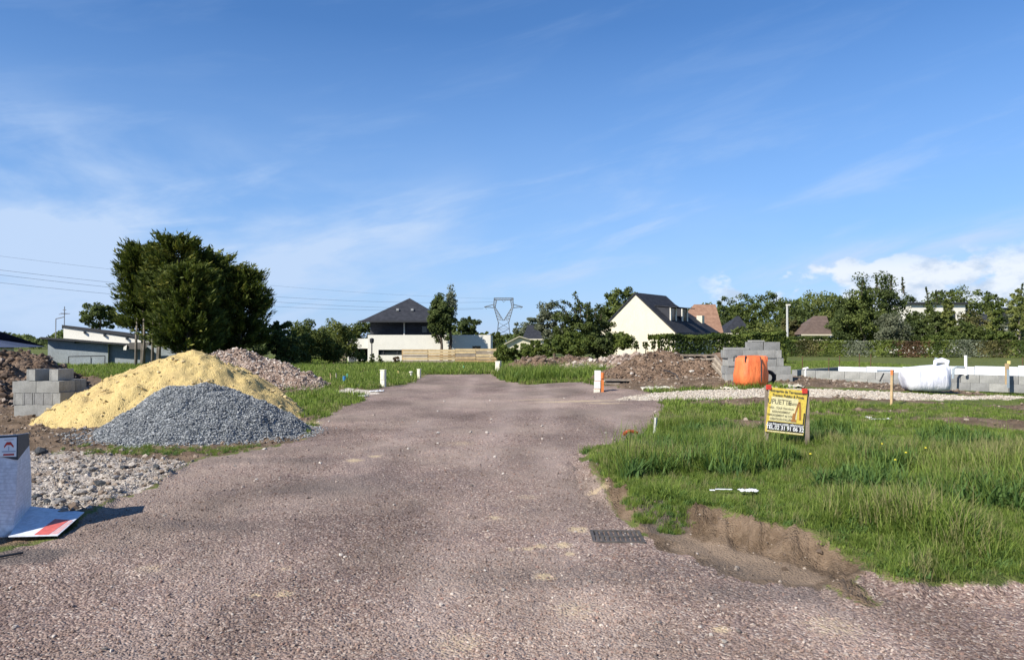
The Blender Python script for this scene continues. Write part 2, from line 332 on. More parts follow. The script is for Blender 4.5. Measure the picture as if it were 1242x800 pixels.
# ------------------------------------------------------------------ ground
def gtone(x, y, mk):
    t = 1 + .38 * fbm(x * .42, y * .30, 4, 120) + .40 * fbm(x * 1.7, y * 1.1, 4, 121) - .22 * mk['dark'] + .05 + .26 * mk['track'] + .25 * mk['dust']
    return np.clip(t, .6, 1.5)
def ground_mat():
    m, nt, b, oc = newmat('ground')
    A = lambda n: (lambda a: (setattr(a, 'attribute_name', n), a.outputs['Fac'])[1])(nt.nodes.new('ShaderNodeAttribute'))
    def vor(scale, feat='F1'):
        v = nt.nodes.new('ShaderNodeTexVoronoi'); v.inputs['Scale'].default_value = scale; v.feature = feat
        nt.links.new(oc, v.inputs['Vector']); return v
    v1 = vor(62); v2 = vor(28); big = noise(nt, oc, 0.35, 5, 0.6); mid = noise(nt, oc, 2.2, 6, 0.65); fin = noise(nt, oc, 30, 5, 0.6)
    sep = nt.nodes.new('ShaderNodeSeparateColor'); nt.links.new(v1.outputs['Color'], sep.inputs[0])
    sep2 = nt.nodes.new('ShaderNodeSeparateColor'); nt.links.new(v2.outputs['Color'], sep2.inputs[0])
    gr = nt.nodes.new('ShaderNodeValToRGB'); e = gr.color_ramp.elements
    cols = [(0, (.092, .061, .049)), (.3, (.172, .117, .094)), (.6, (.245, .175, .142)), (.86, (.32, .243, .198)), (1, (.49, .42, .355))]
    while len(e) < len(cols): e.new(.5)
    for i, (p, c) in enumerate(cols): e[i].position = p; e[i].color = (*c, 1)
    nt.links.new(sep.outputs[0], gr.inputs[0])
    grav = mix(nt, math_(nt, 'MULTIPLY', sep2.outputs[1], 0.35), gr.outputs[0], (.15, .115, .115))
    grav = mix(nt, maprange(nt, big, 0.42, 0.60, 0, 0.6), grav, (.26, .205, .165))
    grav = mix(nt, maprange(nt, mid, 0.5, 0.75, 0, 0.45), grav, (.13, .10, .10))
    soil = mix(nt, maprange(nt, mid, 0.32, 0.68), (.085, .058, .036), (.19, .135, .090))
    soil = mix(nt, maprange(nt, fin, 0.45, 0.75, 0, .5), soil, (.235, .175, .12))
    soil = mix(nt, math_(nt, 'MULTIPLY', maprange(nt, sep2.outputs[0], .965, .975), .0), soil, (.34, .28, .22))
    gras = mix(nt, maprange(nt, mid, 0.3, 0.7), (.060, .080, .020), (.135, .155, .042))
    gras = mix(nt, maprange(nt, big, 0.45, 0.7, 0, .55), gras, (.15, .155, .055))
    gras = mix(nt, maprange(nt, fin, 0.5, 0.8, 0, .45), gras, (.05, .06, .02))
    lime = mix(nt, maprange(nt, fin, .3, .7), (.66, .60, .50), (.44, .38, .31))
    lime = mix(nt, maprange(nt, mid, .55, .75, 0, .6), lime, (.30, .25, .21))
    deb = mix(nt, sep2.outputs[2], (.22, .18, .15), (.48, .43, .37))
    deb = mix(nt, maprange(nt, mid, .5, .7, 0, .75), deb, (.20, .15, .11))
    grav = mix(nt, math_(nt, 'MULTIPLY', A('track'), .55), grav, mix(nt, fin, (.15, .115, .10), (.30, .24, .205)))
    gs = nt.nodes.new('ShaderNodeVectorMath'); gs.operation = 'SCALE'; nt.links.new(grav, gs.inputs[0]); nt.links.new(A('tone'), gs.inputs['Scale']); grav = gs.outputs[0]
    n_edge = math_(nt, 'MULTIPLY', math_(nt, 'SUBTRACT', fin, 0.5), 0.9)
    def msk(name, lo=.35, hi=.65): return maprange(nt, math_(nt, 'ADD', A(name), n_edge), lo, hi)
    c = mix(nt, msk('road'), gras, grav)
    c = mix(nt, msk('soil'), c, soil)
    c = mix(nt, math_(nt, 'MULTIPLY', msk('silt', .3, .9), .8), c, mix(nt, mid, (.20, .145, .10), (.30, .225, .16)))
    c = mix(nt, msk('deb'), c, deb)
    c = mix(nt, msk('lime'), c, lime)
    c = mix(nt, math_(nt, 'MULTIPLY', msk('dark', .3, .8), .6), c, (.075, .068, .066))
    c = mix(nt, math_(nt, 'MULTIPLY', maprange(nt, math_(nt, 'ADD', A('dust'), math_(nt, 'MULTIPLY', n_edge, 1.3)), .3, .85), .85), c, (.48, .375, .235))
    nt.links.new(c, b.inputs['Base Color']); b.inputs['Roughness'].default_value = 0.95; b.inputs['Specular IOR Level'].default_value = 0.15
    h = math_(nt, 'SUBTRACT', math_(nt, 'MULTIPLY', fin, .5), v1.outputs['Distance'])
    h = math_(nt, 'ADD', h, math_(nt, 'MULTIPLY', v2.outputs['Distance'], -.6))
    bump(nt, b, h, 0.9, 0.012)
    return m
M_GROUND = ground_mat()
def make_ground():
    th = np.unique(np.concatenate([np.arange(-180, -60, 3.0), np.arange(-60, -42, 0.4), np.arange(-42, 42.01, 0.14), np.arange(42.3, 60, 0.4), np.arange(60, 180, 3.0)])); th = np.radians(th)
    r = np.concatenate([[0.02, 0.6, 1.2, 1.8], 2.2 * (1.0125 ** np.arange(0, 340))]); r = r[r < 160]
    r = np.concatenate([r, np.geomspace(165, 6000, 26)])
    rr, tt = np.meshgrid(r, th, indexing='ij'); x = (rr * np.sin(tt)).ravel(); y = (rr * np.cos(tt)).ravel()
    mk = masks(x, y); z = gz(x, y, mk)
    far = np.hypot(x, y); z = z - 0.0 * far
    nr, nt_ = rr.shape; i = np.arange(nr - 1)[:, None] * nt_ + np.arange(nt_)[None, :]; j = np.arange(nr - 1)[:, None] * nt_ + (np.arange(nt_) + 1)[None, :] % nt_
    Fc = np.stack([i, j, j + nt_, i + nt_], -1).reshape(-1, 4)[:, ::-1]
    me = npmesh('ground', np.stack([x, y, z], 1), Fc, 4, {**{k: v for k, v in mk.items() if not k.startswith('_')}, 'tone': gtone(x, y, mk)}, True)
    o = link('ground', me, None, M_GROUND); tag(o, kind='structure'); return o
make_ground()

# ------------------------------------------------------------------ scattering (geometry nodes, one object each)
def scatter(name, pts, scl, rot, sources, label=None, cat=None, parent=None, kind='stuff', tone=None):
    pts = np.asarray(pts, np.float32)
    me = bpy.data.meshes.new(name); me.vertices.add(len(pts)); me.vertices.foreach_set('co', pts.ravel())
    a = me.attributes.new('scl', 'FLOAT_VECTOR', 'POINT'); s = np.asarray(scl, np.float32)
    if s.ndim == 1: s = np.repeat(s[:, None], 3, 1)
    a.data.foreach_set('vector', s.ravel())
    a = me.attributes.new('rot', 'FLOAT_VECTOR', 'POINT'); a.data.foreach_set('vector', np.asarray(rot, np.float32).ravel())
    if tone is not None: me.attributes.new('tone', 'FLOAT', 'POINT').data.foreach_set('value', np.asarray(tone, np.float32))
    c = bpy.data.collections.new(name + '_kinds')
    for i, (m2, mat) in enumerate(sources):
        if len(m2.materials) == 0: m2.materials.append(mat)
        c.objects.link(bpy.data.objects.new(name + '_kind', m2))
    o = link(name, me, parent)
    ng = bpy.data.node_groups.new(name, 'GeometryNodeTree')
    ng.interface.new_socket('Geometry', in_out='INPUT', socket_type='NodeSocketGeometry'); ng.interface.new_socket('Geometry', in_out='OUTPUT', socket_type='NodeSocketGeometry')
    gi = ng.nodes.new('NodeGroupInput'); go = ng.nodes.new('NodeGroupOutput')
    mp = ng.nodes.new('GeometryNodeMeshToPoints'); ip = ng.nodes.new('GeometryNodeInstanceOnPoints'); ci = ng.nodes.new('GeometryNodeCollectionInfo')
    ci.inputs['Collection'].default_value = c; ci.inputs['Separate Children'].default_value = True; ci.inputs['Reset Children'].default_value = True
    ip.inputs['Pick Instance'].default_value = True
    def na(n):
        q = ng.nodes.new('GeometryNodeInputNamedAttribute'); q.data_type = 'FLOAT_VECTOR'; q.inputs['Name'].default_value = n; return q.outputs[0]
    rv = ng.nodes.new('FunctionNodeRandomValue'); rv.data_type = 'INT'; rv.inputs[4].default_value = 0; rv.inputs[5].default_value = len(sources) - 1
    er = ng.nodes.new('FunctionNodeEulerToRotation')
    L = ng.links.new
    L(gi.outputs[0], mp.inputs['Mesh']); L(mp.outputs[0], ip.inputs['Points']); L(ci.outputs[0], ip.inputs['Instance'])
    L(rv.outputs[2], ip.inputs['Instance Index']); L(na('rot'), er.inputs[0]); L(er.outputs[0], ip.inputs['Rotation']); L(na('scl'), ip.inputs['Scale'])
    L(ip.outputs[0], go.inputs[0])
    md = o.modifiers.new('scatter', 'NODES'); md.node_group = ng
    return tag(o, label, cat, kind=kind)
def rock_mesh(name, seed, sub=1, jag=0.36):
    r = random.Random(seed); bm = bmesh.new(); bmesh.ops.create_icosphere(bm, subdivisions=sub, radius=0.5)
    s = (r.uniform(.8, 1.2), r.uniform(.6, 1.0), r.uniform(.45, .8))
    for v in bm.verts:
        k = 1 + r.uniform(-jag, jag); v.co = Vector((v.co.x * s[0] * k, v.co.y * s[1] * k, v.co.z * s[2] * k))
    me = bpy.data.meshes.new(name); bm.to_mesh(me); bm.free(); return me
def chips(name, cols, n=4, sub=1, seed=0, tone=False):
    mat = stone_mat(name, cols, tone=tone); return [(rock_mesh(name, seed * 50 + i, sub), mat) for i in range(n)]
rng = np.random.default_rng(5)
def rot3(n): return np.stack([rng.uniform(-.5, .5, n), rng.uniform(-.5, .5, n), rng.uniform(0, 6.283, n)], 1)
GRAV = chips('gravel', [(.104, .070, .056), (.175, .122, .099), (.235, .168, .138), (.285, .218, .178), (.235, .140, .110), (.45, .39, .33)], 5, 1, 1, True)
def polar_pts(n, r0, r1, a0, a1, pw=1.0):
    # density falls off with distance
    u = rng.random(n); r = r0 * (r1 / r0) ** u; a = np.radians(rng.uniform(a0, a1, n)); return r * np.sin(a), r * np.cos(a)
x, y = polar_pts(120000, 2.6, 16, -46, 46)
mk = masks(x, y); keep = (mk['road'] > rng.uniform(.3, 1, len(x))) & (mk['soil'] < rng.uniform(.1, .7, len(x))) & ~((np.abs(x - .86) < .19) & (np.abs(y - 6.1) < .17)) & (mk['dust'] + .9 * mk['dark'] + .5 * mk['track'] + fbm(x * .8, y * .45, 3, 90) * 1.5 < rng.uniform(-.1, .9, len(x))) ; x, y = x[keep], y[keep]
z = gz(x, y)
s = rng.gamma(1.8, 0.0032, len(x)) + 0.005; s = np.minimum(s, 0.028) * np.clip(.7 + y * .05, 1, 1.5)
scatter('gravel', np.stack([x, y, z + s * .12], 1), s, rot3(len(x)), GRAV, 'loose mauve gravel lying on the unfinished road', 'gravel', tone=gtone(x, y, masks(x, y)))

# ------------------------------------------------------------------ heaps
class Heap:
    def __init__(s, domes, amp=0.05, freq=2.0, seed=0, cut=0.0):
        s.d = domes; s.amp = amp; s.f = freq; s.seed = seed; s.cut = cut
    def h(s, x, y):
        r = np.full(np.shape(x), -1.0)
        for cx, cy, rl, rr, ry, hh, p in s.d:
            dx = np.asarray(x) - cx; rx = np.where(dx < 0, rl, rr)
            t = np.sqrt((dx / rx) ** 2 + ((np.asarray(y) - cy) / ry) ** 2)
            t = t * (1 + 0.14 * fbm(x * .9, y * .9, 2, s.seed + 2))
            v = hh * (1 - np.minimum(t, 1.4) ** p)
            k = 0.12; m_ = np.maximum(r, v); r = m_ + np.where(np.abs(r - v) < k, (k - np.abs(r - v)) ** 2 / (4 * k), 0)
        return r + s.amp * fbm(x * s.f, y * s.f, 5, s.seed, .6) * sstep(-.1, .2, r)
    def build(s, name, mat, step, label, cat):
        x0 = min(c[0] - c[2] for c in s.d) - .4; x1 = max(c[0] + c[3] for c in s.d) + .4
        y0 = min(c[1] - c[4] for c in s.d) - .4; y1 = max(c[1] + c[4] for c in s.d) + .4
        s.bb = (x0, x1, y0, y1); nx = int((x1 - x0) / step) + 1; ny = int((y1 - y0) / step) + 1
        xs, ys = np.meshgrid(np.linspace(x0, x1, nx), np.linspace(y0, y1, ny)); h = s.h(xs, ys)
        z = gz(xs.ravel(), ys.ravel()).reshape(h.shape) + np.maximum(h, -.12) - 0.01
        i = np.arange(ny - 1)[:, None] * nx + np.arange(nx - 1)[None, :]
        Fc = np.stack([i, i + 1, i + nx + 1, i + nx], -1).reshape(-1, 4)
        ok = (h.ravel()[Fc] > -.1).any(1); Fc = Fc[ok]
        us = np.unique(Fc); rm = np.zeros(nx * ny, int); rm[us] = np.arange(len(us))
        cx = (x0 + x1) / 2; cy = (y0 + y1) / 2
        V = np.stack([xs.ravel() - cx, ys.ravel() - cy, z.ravel()], 1)[us]
        o = link(name, npmesh(name, V, rm[Fc], 4, None, True), None, mat); o.location = (cx, cy, 0); s.o = o; s.c = (cx, cy)
        return tag(o, label, cat)
    def pts(s, n, hmin=-.03):
        x = rng.uniform(s.bb[0], s.bb[1], n); y = rng.uniform(s.bb[2], s.bb[3], n); h = s.h(x, y); k = h > hmin; x, y, h = x[k], y[k], h[k]
        return x, y, gz(x, y) + h
    def stones(s, name, n, smin, smean, src, sink=.15, sel=None):
        x, y, z = s.pts(n)
        if sel is not None: k = sel(x, y, z); x, y, z = x[k], y[k], z[k]
        q = np.minimum(smin + rng.exponential(smean, len(x)), smin + 4 * smean)
        return scatter(name, np.stack([x - s.c[0], y - s.c[1], z + q * sink], 1), q, rot3(len(x)), src, parent=s.o)
def grain_mat(name, cols, sc=40, bs=.8, bd=.02, c3=None, rough=.95):
    m, nt, b, oc = newmat(name)
    v = nt.nodes.new('ShaderNodeTexVoronoi'); v.inputs['Scale'].default_value = sc; nt.links.new(oc, v.inputs['Vector'])
    sp = nt.nodes.new('ShaderNodeSeparateColor'); nt.links.new(v.outputs['Color'], sp.inputs[0])
    r = nt.nodes.new('ShaderNodeValToRGB'); e = r.color_ramp.elements
    while len(e) < len(cols): e.new(.5)
    for i, c in enumerate(cols): e[i].position = i / (len(cols) - 1); e[i].color = (*c, 1)
    nt.links.new(sp.outputs[0], r.inputs[0]); c = r.outputs[0]
    n1 = noise(nt, oc, 1.3, 6, .65); n2 = noise(nt, oc, 9, 6, .65)
    if c3: c = mix(nt, maprange(nt, n1, .48, .66, 0, .85), c, c3)
    c = mix(nt, maprange(nt, n2, .5, .75, 0, .4), c, tuple(x * .5 for x in cols[0]))
    nt.links.new(c, b.inputs['Base Color']); b.inputs['Roughness'].default_value = rough; b.inputs['Specular IOR Level'].default_value = .15
    bump(nt, b, math_(nt, 'SUBTRACT', math_(nt, 'MULTIPLY', n2, 1.2), v.outputs['Distance']), bs, bd); return m
def XD(px, d): return (px - CX) / F * d

M_SAND = grain_mat('yellow_sand', [(.50, .375, .155), (.56, .425, .185), (.60, .465, .215)], 55, .7, .03, (.50, .37, .17))
sand = Heap([(XD(232, 16), 16.0, 2.85, 2.15, 2.0, 1.36, 1.7), (XD(190, 15.7), 15.7, 2.3, 2.5, 1.8, 1.06, 1.7), (XD(250, 15.9), 15.9, 2.0, 2.05, 1.8, 1.20, 1.7), (XD(300, 16), 15.6, 1.5, 1.15, 1.3, .62, 1.6)], .13, 3.6, 40)
sand.build('sand_heap', M_SAND, .045, 'big yellow sand heap behind the grey gravel heap', 'sand heap')
sand.stones('lump', 1500, .015, .022, chips('sand_lump', [(.45, .34, .15), (.58, .46, .25), (.62, .50, .29)], 3, 1, 2))
M_GREY = grain_mat('grey_chippings', [(.08, .09, .10), (.17, .19, .205), (.26, .28, .295), (.42, .44, .45)], 42, .9, .03)
grey = Heap([(XD(243, 13.2), 13.2, 1.74, 1.90, 1.55, .86, 1.75)], .05, 1.6, 60)
grey.build('gravel_heap', M_GREY, .035, 'rounded heap of blue grey gravel at the road edge', 'gravel heap')
GREYC = chips('grey_chip', [(.10, .11, .12), (.175, .19, .20), (.25, .265, .275), (.32, .335, .34), (.50, .51, .50)], 4, 1, 3)
grey.stones('chipping', 90000, .009, .008, GREYC, .1)
# loose chippings round its foot
a = rng.uniform(0, 6.283, 2600); rr_ = rng.normal(1.04, .07, 2600); x = grey.d[0][0] + np.cos(a) * 1.9 * rr_; y = 13.2 + np.sin(a) * 1.55 * rr_
scatter('spilled_chippings', np.stack([x, y, gz(x, y) + .006], 1), rng.uniform(.012, .04, 2600), rot3(2600), GREYC, 'grey chippings spilled around the foot of the gravel heap', 'chippings')

M_RUB = grain_mat('pink_rubble', [(.17, .115, .085), (.24, .17, .13), (.33, .25, .20), (.46, .38, .32)], 16, .9, .06, (.15, .10, .075))
RUBC = chips('rubble_stone', [(.14, .10, .075), (.28, .20, .155), (.42, .33, .27), (.52, .45, .38), (.62, .56, .50)], 5, 1, 4)
rub = Heap([(XD(285, 27), 27.5, 2.9, 2.3, 2.2, 1.24, 2.0), (XD(325, 26.5), 26.5, 2.1, 1.7, 1.8, .92, 1.8), (XD(350, 26), 26, 1.5, 1.6, 1.5, .62, 1.5)], .22, 1.6, 80)
rub.build('rubble_mound', M_RUB, .06, 'pinkish brown mound of earth and broken stone behind the sand', 'rubble mound')
rub.stones('stone', 6000, .02, .035, RUBC)
M_DARK = grain_mat('dark_earth', [(.075, .048, .033), (.12, .08, .055), (.17, .12, .085)], 9, .9, .08, (.20, .145, .105))
DKC = chips('clod', [(.06, .04, .028), (.13, .088, .06), (.20, .145, .105), (.33, .27, .22)], 4, 1, 5)
drk = Heap([(XD(32, 24), 24, 2.2, 1.9, 1.8, 1.22, 1.8), (XD(-30, 22), 22, 3, 2.6, 2.2, .9, 1.7), (XD(15, 19.8), 19.8, 3.2, 2.2, 2.0, .55, 1.6)], .34, 1.4, 100)
drk.build('earth_mound', M_DARK, .07, 'dark brown earth mound behind the stack of grey blocks', 'earth mound')
drk.stones('clod', 6000, .03, .06, DKC)
M_BRN = grain_mat('brown_earth', [(.105, .068, .044), (.165, .11, .074), (.215, .15, .105)], 11, .9, .07, (.24, .17, .12))
m1 = Heap([(XD(803, 27), 27, 2.5, 2.7, 2.0, .84, 1.6), (XD(770, 26), 26, 1.8, 1.8, 1.6, .55, 1.5), (XD(840, 26.5), 26.5, 1.6, 1.7, 1.6, .62, 1.5)], .20, 1.5, 120)
m1.build('brown_mound', M_BRN, .06, 'tallest brown soil mound left of the orange bag', 'earth mound')
m1.stones('clod', 5200, .02, .028, chips('brown_clod', [(.10, .066, .044), (.165, .112, .076), (.225, .16, .112), (.27, .20, .145)], 4, 1, 6))
m1.stones('pale_stone', 160, .04, .05, chips('pale_stone', [(.40, .34, .28), (.60, .55, .48)], 3, 1, 7))
m2 = Heap([(XD(760, 34), 34, 3.2, 3.2, 2.4, .95, 1.8), (XD(720, 35), 35, 2.6, 2.6, 2.2, .72, 1.8)], .2, 1.2, 140)
m2.build('pale_mound', M_RUB, .09, 'low pale stony mound in front of the cream gable', 'earth mound')
m2.stones('stone', 2400, .04, .07, RUBC)
m3 = Heap([(XD(688, 39), 39, 2.4, 2.4, 2.0, .85, 1.8), (XD(648, 37), 37, 2.0, 2.2, 1.8, .85, 1.8)], .2, 1.2, 160)
m3.build('small_mound', M_BRN, .09, 'small brown mound behind the white meter box', 'earth mound')
m3.stones('stone', 1100, .04, .06, DKC)
m4 = Heap([(XD(870, 33), 33, 3.0, 3.2, 2.2, .95, 1.8)], .2, 1.2, 180)
m4.build('earth_bank', M_BRN, .09, 'reddish brown bank of earth behind the leaning planks', 'earth mound')

# ------------------------------------------------------------------ stones and debris
LIMC = chips('lime_stone', [(.34, .28, .22), (.48, .42, .34), (.58, .52, .43), (.27, .23, .19), (.64, .60, .52)], 5, 1, 8)
def region(n, x0, x1, y0, y1, key, lo=.3):
    x = rng.uniform(x0, x1, n); y = rng.uniform(y0, y1, n); m = masks(x, y); k = m[key] > rng.uniform(lo, 1, n)
    return x[k], y[k]
x, y = region(26000, 2, 15, 17, 22, 'lime'); s = rng.uniform(.02, .065, len(x))
scatter('crushed_stone', np.stack([x, y, gz(x, y) + s * .1], 1), s, rot3(len(x)), LIMC, 'pale strip of crushed limestone across the lot', 'crushed stone')
DEBC = chips('debris', [(.15, .12, .09), (.30, .26, .21), (.42, .37, .31), (.55, .50, .44), (.12, .11, .11)], 6, 1, 9)
x, y = region(30000, -9, -2.5, 5.6, 12, 'deb', .2)
k = fbm(x * 1.5, y * 1.5, 3, 33) > rng.uniform(-.35, .15, len(x)); x, y = x[k], y[k]
s = .010 + rng.exponential(.013, len(x)); s = np.minimum(s, .07)
scatter('stone_debris', np.stack([x, y, gz(x, y) + s * .15], 1), s, rot3(len(x)), DEBC, 'pale broken stones spread beside the folded board', 'stones')
x, y = region(30000, -16, 0, 6, 30, 'soil', .4); s = .015 + rng.exponential(.022, len(x)); s = np.minimum(s, .12)
scatter('soil_clods', np.stack([x, y, gz(x, y) + s * .1], 1), s, rot3(len(x)), chips('soil_clod', [(.10, .068, .045), (.17, .12, .085), (.26, .20, .15), (.40, .34, .28)], 4, 1, 10), 'earth crumbs and stones on the bare ground at the left', 'earth crumbs')
x, y = region(26000, 0, 16, 4.5, 42, 'soil', .4); s = .012 + rng.exponential(.016, len(x)) * np.clip(y / 9, .6, 2.2); s = np.minimum(s, .14)
scatter('bank_clods', np.stack([x, y, gz(x, y) + s * .1], 1), s, rot3(len(x)), chips('bank_clod', [(.12, .085, .06), (.19, .14, .10), (.26, .20, .15), (.38, .32, .26)], 4, 1, 11), 'earth crumbs on the bare ground at the right', 'earth crumbs')
# larger single stones
M_ROCK = [simple('pale_rock', (.52, .47, .41), .9, .25, 6, bs=.4), simple('grey_rock', (.30, .29, .28), .9, .3, 6, bs=.4), simple('dark_rock', (.07, .075, .08), .8, .3, 6, bs=.4)]
big = [(122, 589, .17, 2), (112, 596, .16, 0), (97, 601, .15, 0), (84, 606, .15, 0), (72, 609, .14, 1), (58, 613, .17, 2), (46, 606, .17, 2), (134, 594, .13, 0), (104, 607, .13, 0), (88, 597, .14, 0), (145, 597, .11, 0), (50, 551, .24, 2),
       (113, 571, .15, 1), (100, 567, .13, 1), (125, 567, .13, 0), (150, 569, .14, 2), (160, 566, .13, 0), (175, 570, .12, 0), (190, 568, .14, 2), (60, 562, .16, 0), (75, 577, .13, 0), (168, 578, .13, 0), (66, 600, .12, 0), (140, 581, .12, 0), (78, 620, .12, 0), (93, 613, .11, 1)]
for i, (px, py, s, k) in enumerate(big):
    p = G(px, py); me = rock_mesh('stone', 900 + i, 1, .30); s *= .85; o = link('stone', me, None, M_ROCK[k]); o.location = p + Vector((0, 0, s * .22)); o.scale = (s, s * .8, s * .75); o.rotation_euler = (.2 * (i % 3), .1, i * 1.7)
    q = ['pale broken stone lying loose in the rubble patch by the folded board', 'grey broken stone lying loose in the rubble patch by the folded board', 'blackish broken stone lying loose in the rubble patch by the folded board'][k]
    tag(o, q, 'stone', ['pale stones in the rubble patch', 'grey stones in the rubble patch', 'black stones in the rubble patch'][k])
    if (px, py) == (50, 551): tag(o, 'largest black lump by the top corner of the folded board', 'stone', 'black stones in the rubble patch')

# ------------------------------------------------------------------ grass
def tuft_mesh(name, seed, n, h, spread, w, lean=.45, seg=3):
    r = random.Random(seed); V = []; Fq = []; tone = []
    for i in range(n):
        a = r.uniform(0, 6.283); q = spread * math.sqrt(r.random()); x, y = q * math.cos(a), q * math.sin(a)
        b = r.uniform(0, 6.283); L = h * r.uniform(.5, 1.1); ln = r.uniform(.1, lean) * L; ww = w * r.uniform(.6, 1.2); t = r.random()
        dx, dy = math.cos(b), math.sin(b); px, py = -dy, dx; tw = r.uniform(-.6, .6); px, py = px * math.cos(tw) - py * math.sin(tw), px * math.sin(tw) + py * math.cos(tw); base = len(V)
        for k in range(seg + 1):
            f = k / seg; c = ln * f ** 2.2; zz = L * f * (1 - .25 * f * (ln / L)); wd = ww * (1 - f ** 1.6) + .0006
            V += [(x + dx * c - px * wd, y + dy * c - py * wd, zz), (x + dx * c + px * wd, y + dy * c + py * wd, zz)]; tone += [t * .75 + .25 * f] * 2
        for k in range(seg): Fq.append((base + 2 * k, base + 2 * k + 1, base + 2 * k + 3, base + 2 * k + 2))
    return npmesh(name, V, Fq, 4, {'tone': tone})
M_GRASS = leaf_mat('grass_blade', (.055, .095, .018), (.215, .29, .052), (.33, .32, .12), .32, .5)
M_DRY = leaf_mat('dry_blade', (.16, .16, .06), (.30, .27, .13), None, .3, .4)
M_WEED = leaf_mat('weed_leaf', (.05, .10, .028), (.13, .21, .055), None, .3, .5)
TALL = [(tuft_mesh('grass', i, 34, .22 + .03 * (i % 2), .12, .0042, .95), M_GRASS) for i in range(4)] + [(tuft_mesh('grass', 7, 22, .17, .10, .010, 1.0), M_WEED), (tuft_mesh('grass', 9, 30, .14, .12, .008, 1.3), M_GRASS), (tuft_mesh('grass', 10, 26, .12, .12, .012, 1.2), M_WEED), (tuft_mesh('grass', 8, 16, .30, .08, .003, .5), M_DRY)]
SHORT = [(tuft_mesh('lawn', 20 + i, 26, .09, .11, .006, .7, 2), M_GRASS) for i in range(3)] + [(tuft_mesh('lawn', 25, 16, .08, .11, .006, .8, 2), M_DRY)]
def up(n): return np.stack([rng.uniform(-.2, .2, n), rng.uniform(-.2, .2, n), rng.uniform(0, 6.283, n)], 1)
# lush verge on the bank
n = 78000; x = rng.uniform(.4, 16, n); y = 4.6 * (23 / 4.6) ** rng.random(n); k = (np.abs(x) < y * .82 + 2.5) & (rng.random(n) < np.clip(y / 9, .45, 1)); x, y = x[k], y[k]
mk = masks(x, y); tall = sstep(-.1, .35, mk['_bank']) * (1 - sstep(-1.5, .6, y - (14.2 - 4.2 * sstep(3.6, 5.6, x + .3 * fbm(y, y * 0, 2, 3))))) ; tall = np.clip(tall, 0, 1)
k = (mk['grass'] > rng.uniform(.3, .9, len(x))) & (tall > .15) & (mk['_bank'] > -.02 + .0 * x); x, y, tall = x[k], y[k], tall[k]
sg = np.maximum(1.35 * np.exp(-((x - 3.75) / .5) ** 2 - ((y - 9.7) / .75) ** 2), np.exp(-((x - 2.1) / .3) ** 2 - ((y - 7.1) / .25) ** 2))
hn = (1 - .6 * sg) * np.clip(.58 + fbm(x * 1.1, y * 1.1, 3, 50) * 1.6 + .35 * sstep(2.4, 5, x) * (1 - sstep(5, 9, x)), .36, 1.35) * (.40 + .60 * tall)
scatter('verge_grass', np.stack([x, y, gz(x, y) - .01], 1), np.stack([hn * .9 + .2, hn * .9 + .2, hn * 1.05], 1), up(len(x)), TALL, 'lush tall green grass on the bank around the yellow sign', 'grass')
n = 52000; x = rng.uniform(.4, 26, n); y = 9 * (60 / 9) ** rng.random(n); k = (x < y * .85 + 1); x, y = x[k], y[k]; mk = masks(x, y)
k = (mk['grass'] > rng.uniform(.3, .9, len(x))) & ((mk['_bank'] > 0) | (y > 20)); x, y = x[k], y[k]
s = rng.uniform(.4, 1.05, len(x)) * np.clip(y / 16, .9, 2.4) * np.where((y > 17) & (y < 27), .45, 1)
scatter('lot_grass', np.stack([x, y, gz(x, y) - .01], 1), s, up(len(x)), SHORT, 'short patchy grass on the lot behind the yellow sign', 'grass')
n = 60000; x = rng.uniform(-46, 8, n); y = 13 * (85 / 13) ** rng.random(n); k = (np.abs(x) < y * .85 + 1); x, y = x[k], y[k]; mk = masks(x, y)
k = (mk['grass'] > rng.uniform(.3, .9, len(x))); x, y = x[k], y[k]; s = rng.uniform(.7, 1.5, len(x)) * np.clip(y / 14, 1, 3.6)
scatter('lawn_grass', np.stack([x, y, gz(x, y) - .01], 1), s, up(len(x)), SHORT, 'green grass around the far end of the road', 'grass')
# low weeds along the foot of the bank and the patch by the gravel heap
def edge_tufts(poly, n, lo, hi, sc, z=0.0):
    P_ = np.array(Q(poly)); x = rng.uniform(P_[:, 0].min(), P_[:, 0].max(), n); y = rng.uniform(P_[:, 1].min(), P_[:, 1].max(), n)
    k = sdpoly(x, y, [tuple(p) for p in P_]) + fbm(x * 3, y * 3, 3, 70) * sc > 0; return x[k], y[k], rng.uniform(lo, hi, k.sum())
xs = [edge_tufts([(748, 602), (790, 600), (840, 618), (835, 640), (800, 642), (765, 622)], 900, .18, .42, .35), edge_tufts([(100, 541), (200, 543), (310, 541), (300, 549), (200, 552), (110, 549)], 500, .2, .4, 1.6),
      edge_tufts([(36, 618), (60, 614), (75, 618), (50, 624)], 40, .15, .35, .4), edge_tufts([(700, 549), (722, 545), (722, 560), (705, 556)], 80, .4, .8, .2),
      edge_tufts([(612, 463), (640, 466), (690, 464), (735, 470), (730, 452), (640, 450), (610, 456)], 3000, 1.3, 3.2, 1.0), edge_tufts([(20, 436), (60, 440), (60, 444), (20, 444)], 300, 1.5, 2.5, 1.0)]
x = np.concatenate([a[0] for a in xs]); y = np.concatenate([a[1] for a in xs]); s = np.concatenate([a[2] for a in xs])
scatter('weeds', np.stack([x, y, gz(x, y) - .005], 1), s, up(len(x)), [TALL[0], TALL[1], TALL[4], SHORT[0]], 'low weeds growing at the foot of the bank and along the road edges', 'weeds')

